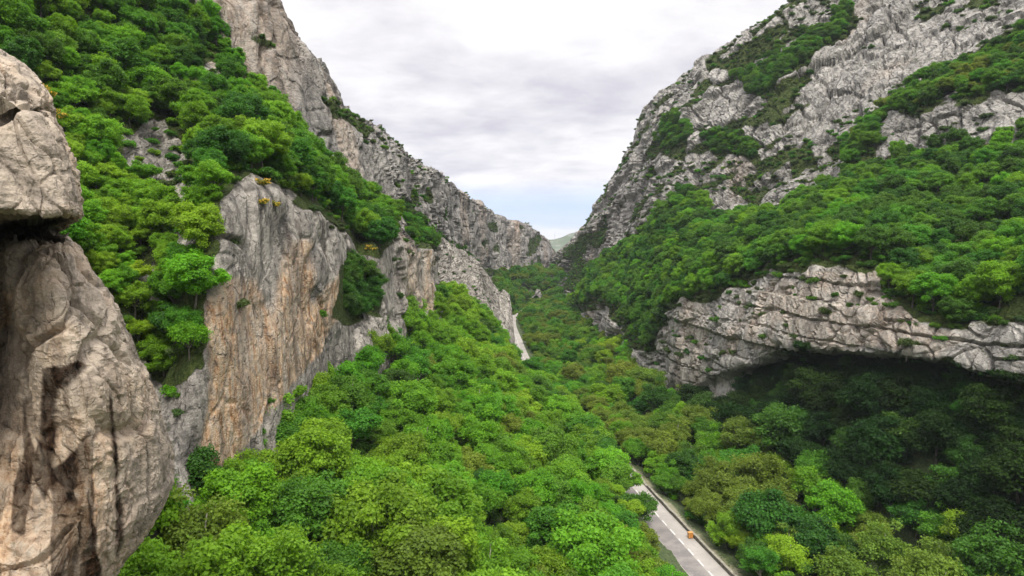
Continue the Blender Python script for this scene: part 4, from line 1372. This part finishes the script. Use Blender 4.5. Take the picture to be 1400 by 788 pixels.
def stuff(name, lst, label, cat):
    """what nobody could count: one object, its leaf masses placed by geometry nodes"""
    me = bpy.data.meshes.new(name)
    me.vertices.add(len(lst))
    me.vertices.foreach_set('co', np.array([e['p'] for e in lst], np.float32).ravel())
    combos = sorted({(e['kind'], e['v'], e['cls']) for e in lst})
    idx = {q: k for k, q in enumerate(combos)}
    for an, typ, val in (('size', 'FLOAT', [e['s'] for e in lst]), ('turn', 'FLOAT', [e['rot'] for e in lst]),
                         ('which', 'INT', [idx[(e['kind'], e['v'], e['cls'])] for e in lst])):
        a = me.attributes.new(an, typ, 'POINT')
        a.data.foreach_set('value', np.array(val, np.float32 if typ == 'FLOAT' else np.int32))
    o = link(name, me)
    ng = bpy.data.node_groups.new(name, 'GeometryNodeTree')
    ng.interface.new_socket('Geometry', in_out='INPUT', socket_type='NodeSocketGeometry')
    ng.interface.new_socket('Geometry', in_out='OUTPUT', socket_type='NodeSocketGeometry')
    N_, L_ = ng.nodes, ng.links
    gi, go, jn = N_.new('NodeGroupInput'), N_.new('NodeGroupOutput'), N_.new('GeometryNodeJoinGeometry')

    def attr(nm, typ):
        q = N_.new('GeometryNodeInputNamedAttribute')
        q.data_type = typ
        q.inputs[0].default_value = nm
        return q.outputs[0]
    sz, tn, wh = attr('size', 'FLOAT'), attr('turn', 'FLOAT'), attr('which', 'INT')
    cx3 = N_.new('ShaderNodeCombineXYZ')
    L_.new(tn, cx3.inputs[2])
    for q, k in idx.items():
        if q[:2] not in SRC:
            continue
        cmpn = N_.new('FunctionNodeCompare')
        cmpn.data_type, cmpn.operation = 'INT', 'EQUAL'
        L_.new(wh, cmpn.inputs[2])
        cmpn.inputs[3].default_value = k
        oi = N_.new('GeometryNodeObjectInfo')
        oi.transform_space = 'ORIGINAL'
        oi.inputs['Object'].default_value = SRC[q[:2]]
        oi.inputs['As Instance'].default_value = False
        sm_ = N_.new('GeometryNodeSetMaterial')
        sm_.inputs['Material'].default_value = LEAF[q[2]]
        L_.new(oi.outputs['Geometry'], sm_.inputs['Geometry'])
        ip = N_.new('GeometryNodeInstanceOnPoints')
        L_.new(gi.outputs[0], ip.inputs['Points'])
        L_.new(cmpn.outputs[0], ip.inputs['Selection'])
        L_.new(sm_.outputs[0], ip.inputs['Instance'])
        L_.new(cx3.outputs[0], ip.inputs['Rotation'])
        L_.new(sz, ip.inputs['Scale'])
        L_.new(ip.outputs[0], jn.inputs[0])
    L_.new(jn.outputs[0], go.inputs[0])
    md = o.modifiers.new('scatter', 'NODES')
    md.node_group = ng
    tag(o, label, cat, kind='stuff')
    return o


LOOK = dict(vivid='vivid green', fresh='light green', mid='mid green', deep='deep green', olive='olive green', lime='yellow green', in_shade='shade darkened green', scrub='dull green')
ORD = ['leftmost', 'second from left', 'third from left', 'fourth from left', 'fifth from left', 'sixth from left', 'seventh from left', 'eighth from left', 'ninth from left', 'tenth from left']
NUM = ['', 'one', 'two', 'three', 'four', 'five', 'six', 'seven', 'eight', 'nine', 'ten']
TREES.sort(key=lambda e: -e['vis'])
SHRUBS.sort(key=lambda e: -e['vis'])
T_ONE = [e for e in TREES[:300] if e['vis'] >= 3]
T_REST = [e for e in TREES if e not in T_ONE] if False else TREES[len(T_ONE):]
S_ONE = [e for e in SHRUBS[:160] if e['vis'] >= 2]
S_REST = SHRUBS[len(S_ONE):]

REGIONS = dict(
    forest=[((0, 660, 420, 990), 'below the streaked outcrop'), ((420, 660, 640, 990), 'low on the wooded slope at bottom centre'), ((640, 660, 1000, 990), 'beside the near road bend'),
            ((0, 540, 460, 660), 'at the foot of the rust stained cliff'), ((460, 560, 640, 660), 'mid slope in the wood left of the road'), ((640, 560, 1000, 660), 'above the hidden stretch of road'),
            ((0, 400, 560, 560), 'high against the left cliff foot'), ((560, 480, 1000, 560), 'on the slope below the rock fin'), ((0, 0, 1400, 990), 'close under the rock fin')],
    floor=[((0, 680, 1060, 990), 'right beside the near road'), ((1060, 680, 1500, 990), 'in the lower right corner thicket'), ((0, 590, 1060, 680), 'on the valley floor right of the road'),
           ((1060, 590, 1500, 680), 'before the dark overgrown slope'), ((0, 0, 1500, 590), 'on the valley floor below the grey buttress')],
    shade=[((0, 0, 1120, 620), 'in dark thicket beneath the overhang'), ((1120, 0, 1260, 620), 'in dark thicket under the overhang middle'), ((1260, 0, 1500, 620), 'in dark thicket below the far right rock'),
           ((0, 620, 1260, 990), 'at the lower edge of the dark thicket'), ((0, 0, 1500, 990), 'low in the dark right hand thicket')],
    bench=[((1230, 0, 1500, 300), 'high on the right bench'), ((1230, 300, 1500, 990), 'above the right cliff lip'), ((1050, 0, 1230, 320), 'under the upper right cliff'),
           ((1050, 320, 1230, 990), 'over the banded lower cliff'), ((930, 0, 1050, 990), 'on the bench above the grey buttress'), ((0, 0, 930, 990), 'on the long green spur')],
    slope=[((0, 0, 140, 120), 'at the top left corner'), ((140, 0, 330, 90), 'high on the upper left slope'), ((0, 90, 250, 230), 'above the left rock block'),
           ((250, 90, 400, 300), 'over the rust stained cliff top'), ((400, 0, 560, 360), 'below the high left cliff'), ((0, 0, 1400, 990), 'in the left gully side')],
    gully=[((0, 0, 300, 300), 'in the gully behind the outcrop top'), ((0, 300, 300, 990), 'deep in the gully behind the outcrop'), ((0, 0, 1400, 990), 'in the narrow cleft of the left wall')],
    ledge=[((1150, 0, 1500, 300), 'on the ledge above the pale rock block'), ((0, 0, 1500, 990), 'on the high right cliff ledge')],
    cliff=[((0, 0, 560, 990), 'on the near left wall'), ((560, 0, 770, 990), 'on the far left wall'), ((770, 0, 960, 990), 'on the far right wall'), ((960, 0, 1180, 300), 'on the upper right cliff'),
           ((1180, 0, 1500, 300), 'on the right cliff top corner'), ((0, 0, 1500, 990), 'on the banded lower right cliff')],
    far=[((0, 0, 1500, 425), 'near the tunnel mouth'), ((0, 0, 1500, 990), 'on the far valley floor')],
    fin=[((0, 0, 1500, 990), 'on the rock fin')])


def label_all(lst, noun):
    cells = {}
    for e in lst:
        ph = next(f for (x0, y0, x1, y1), f in REGIONS[e['zone']] if x0 <= e['px'] < x1 and y0 <= e['py'] < y1) if any(
            x0 <= e['px'] < x1 and y0 <= e['py'] < y1 for (x0, y0, x1, y1), f in REGIONS[e['zone']]) else REGIONS[e['zone']][-1][1]
        shape = {'open': 'open crowned ', 'dense': 'bushy ', 'broadleaf': '', 'shrub': ''}[e['kind']]
        cells.setdefault((LOOK[e['cls']] + ' ' + shape + noun, ph), []).append(e)
    for (a, ph), es in cells.items():
        tiers = [es]
        if len(es) > 10:
            es = sorted(es, key=lambda q: q['py'])
            nt = -(-len(es) // 8)
            tiers = [es[k * len(es) // nt:(k + 1) * len(es) // nt] for k in range(nt)]
        tn = {1: [''], 2: ['upper', 'lower'], 3: ['upper', 'middle', 'lower'], 4: ['top', 'upper', 'lower', 'bottom']}.get(len(tiers), ['row ' + str(k + 1) for k in range(len(tiers))])
        for ti, tier in enumerate(tiers):
            tier.sort(key=lambda q: q['px'])
            for k, e in enumerate(tier):
                n = len(tier)
                if n == 1 and len(tiers) == 1:
                    e['label'] = f'{a} {ph}'
                else:
                    o_ = 'rightmost' if (k == n - 1 and n > 1) else ORD[k]
                    e['label'] = f"{a}, {o_} of {(tn[ti] + ' ') if tn[ti] else ''}{NUM[n]} {ph}" if n > 1 else f'{a}, {tn[ti]} one, {ph}'
                    if len(e['label'].split()) > 16:
                        e['label'] = e['label'].replace('bushy ', '').replace('open crowned', 'open')
                    if len(e['label'].split()) > 16:
                        e['label'] = e['label'].replace(' from left', '', 1).replace('at the foot of the', 'below')


label_all(T_ONE, 'tree')
label_all(S_ONE, 'shrub')
ZG = dict(forest='trees in the wood left of the road', floor='trees on the valley floor right of the road', shade='dark trees under the overhang', bench='trees on the right bench',
          slope='trees on the left slope', gully='trees in the left gully', ledge='trees on the right cliff ledges', far='trees on the far valley floor')
SRC = {}
KIND = {'broadleaf': 'broadleaf_tree', 'open': 'open_crowned_tree', 'dense': 'bushy_tree', 'shrub': 'shrub'}
for e in T_ONE:
    o = plant(e, KIND[e['kind']])
    tag(o, e['label'], 'tree', ZG[e['zone']])
    SRC.setdefault((e['kind'], e['v']), o.children[0] if o.children[0].name.startswith('crown') else o.children[1])
for e in S_ONE:
    o = plant(e, 'shrub', 'foliage', 'stem')
    tag(o, e['label'], 'shrub', 'shrubs on the cliffs')
    SRC.setdefault((e['kind'], e['v']), o.children[0] if o.children[0].name.startswith('foliage') else o.children[1])
stuff('forest', T_REST, 'continuous green woodland of smaller and farther trees filling the gorge', 'woodland')
stuff('undergrowth', UNDER, 'low green undergrowth covering the ground beneath the trees', 'undergrowth')
stuff('cliff_scrub', S_REST, 'tiny dull green scrub dotted over the limestone cliffs', 'scrub')

# flowering broom on the rock rims
def broom(px, py, Y, s, label):
    p_ = P(px, py, Y)
    root = bpy.data.objects.new('flowering_shrub', None)
    COL.objects.link(root)
    root.location = p_ + np.array([0, 0, -0.5 * s])
    root.scale = (s, s, s)
    r = np.random.default_rng(int(px))
    pts = crown_points(r, 0.9, 1.3, 0.6, 0.6, 16, 3, -0.6)
    f = link('foliage', leaf_mesh('foliage', pts, np.full(16, 0.32), 60, 0.14, r, mat=LEAF['olive']), root)
    top = pts + (pts - np.array([0, 0, 0.4])) * 0.10
    link('blossom', leaf_mesh('blossom', top, np.full(16, 0.30), 60, 0.10, r, mat=M_bloom), root)
    tag(root, label, 'shrub', 'yellow flowering shrubs')


broom(358, 252, 93.5, 1.2, 'yellow flowering shrub on the rim, topmost above the rust stained cliff')
broom(357, 278, 92, 1.25, 'yellow flowering shrub at left, just under the rim of the rust stained cliff')
broom(374, 282, 96, 1.05, 'yellow flowering shrub at right, just under the rim of the rust stained cliff')
broom(60, 128, 30, 0.55, 'yellow flowering shrub beside the top of the left rock block')

broom(76, 162, 31.5, 0.5, 'yellow flowering shrub behind the shoulder of the left rock block')
broom(507, 340, 150, 1.5, 'yellow flowering shrub on the grey rim above the leafy cleft')

# ------------------------------------------------------------------ thin air between the walls
HAZE = 0.00007
mh = bpy.data.materials.new('haze')
mh.use_nodes = True
mh.node_tree.nodes.clear()
hz = NT(mh.node_tree)
pv = hz.add('ShaderNodeVolumePrincipled')
pv.inputs['Color'].default_value = (0.80, 0.86, 0.95, 1)
pv.inputs['Density'].default_value = HAZE
pv.inputs['Anisotropy'].default_value = 0.0
ho = hz.n.new('ShaderNodeOutputMaterial')
hz.l.new(pv.outputs[0], ho.inputs['Volume'])
hb = link('haze', box_mesh('haze', [(0, 0, 230, 24000, 24000, 500)], [mh], 0))
tag(hb, 'thin pale haze filling the air of the gorge', 'haze', kind='stuff')
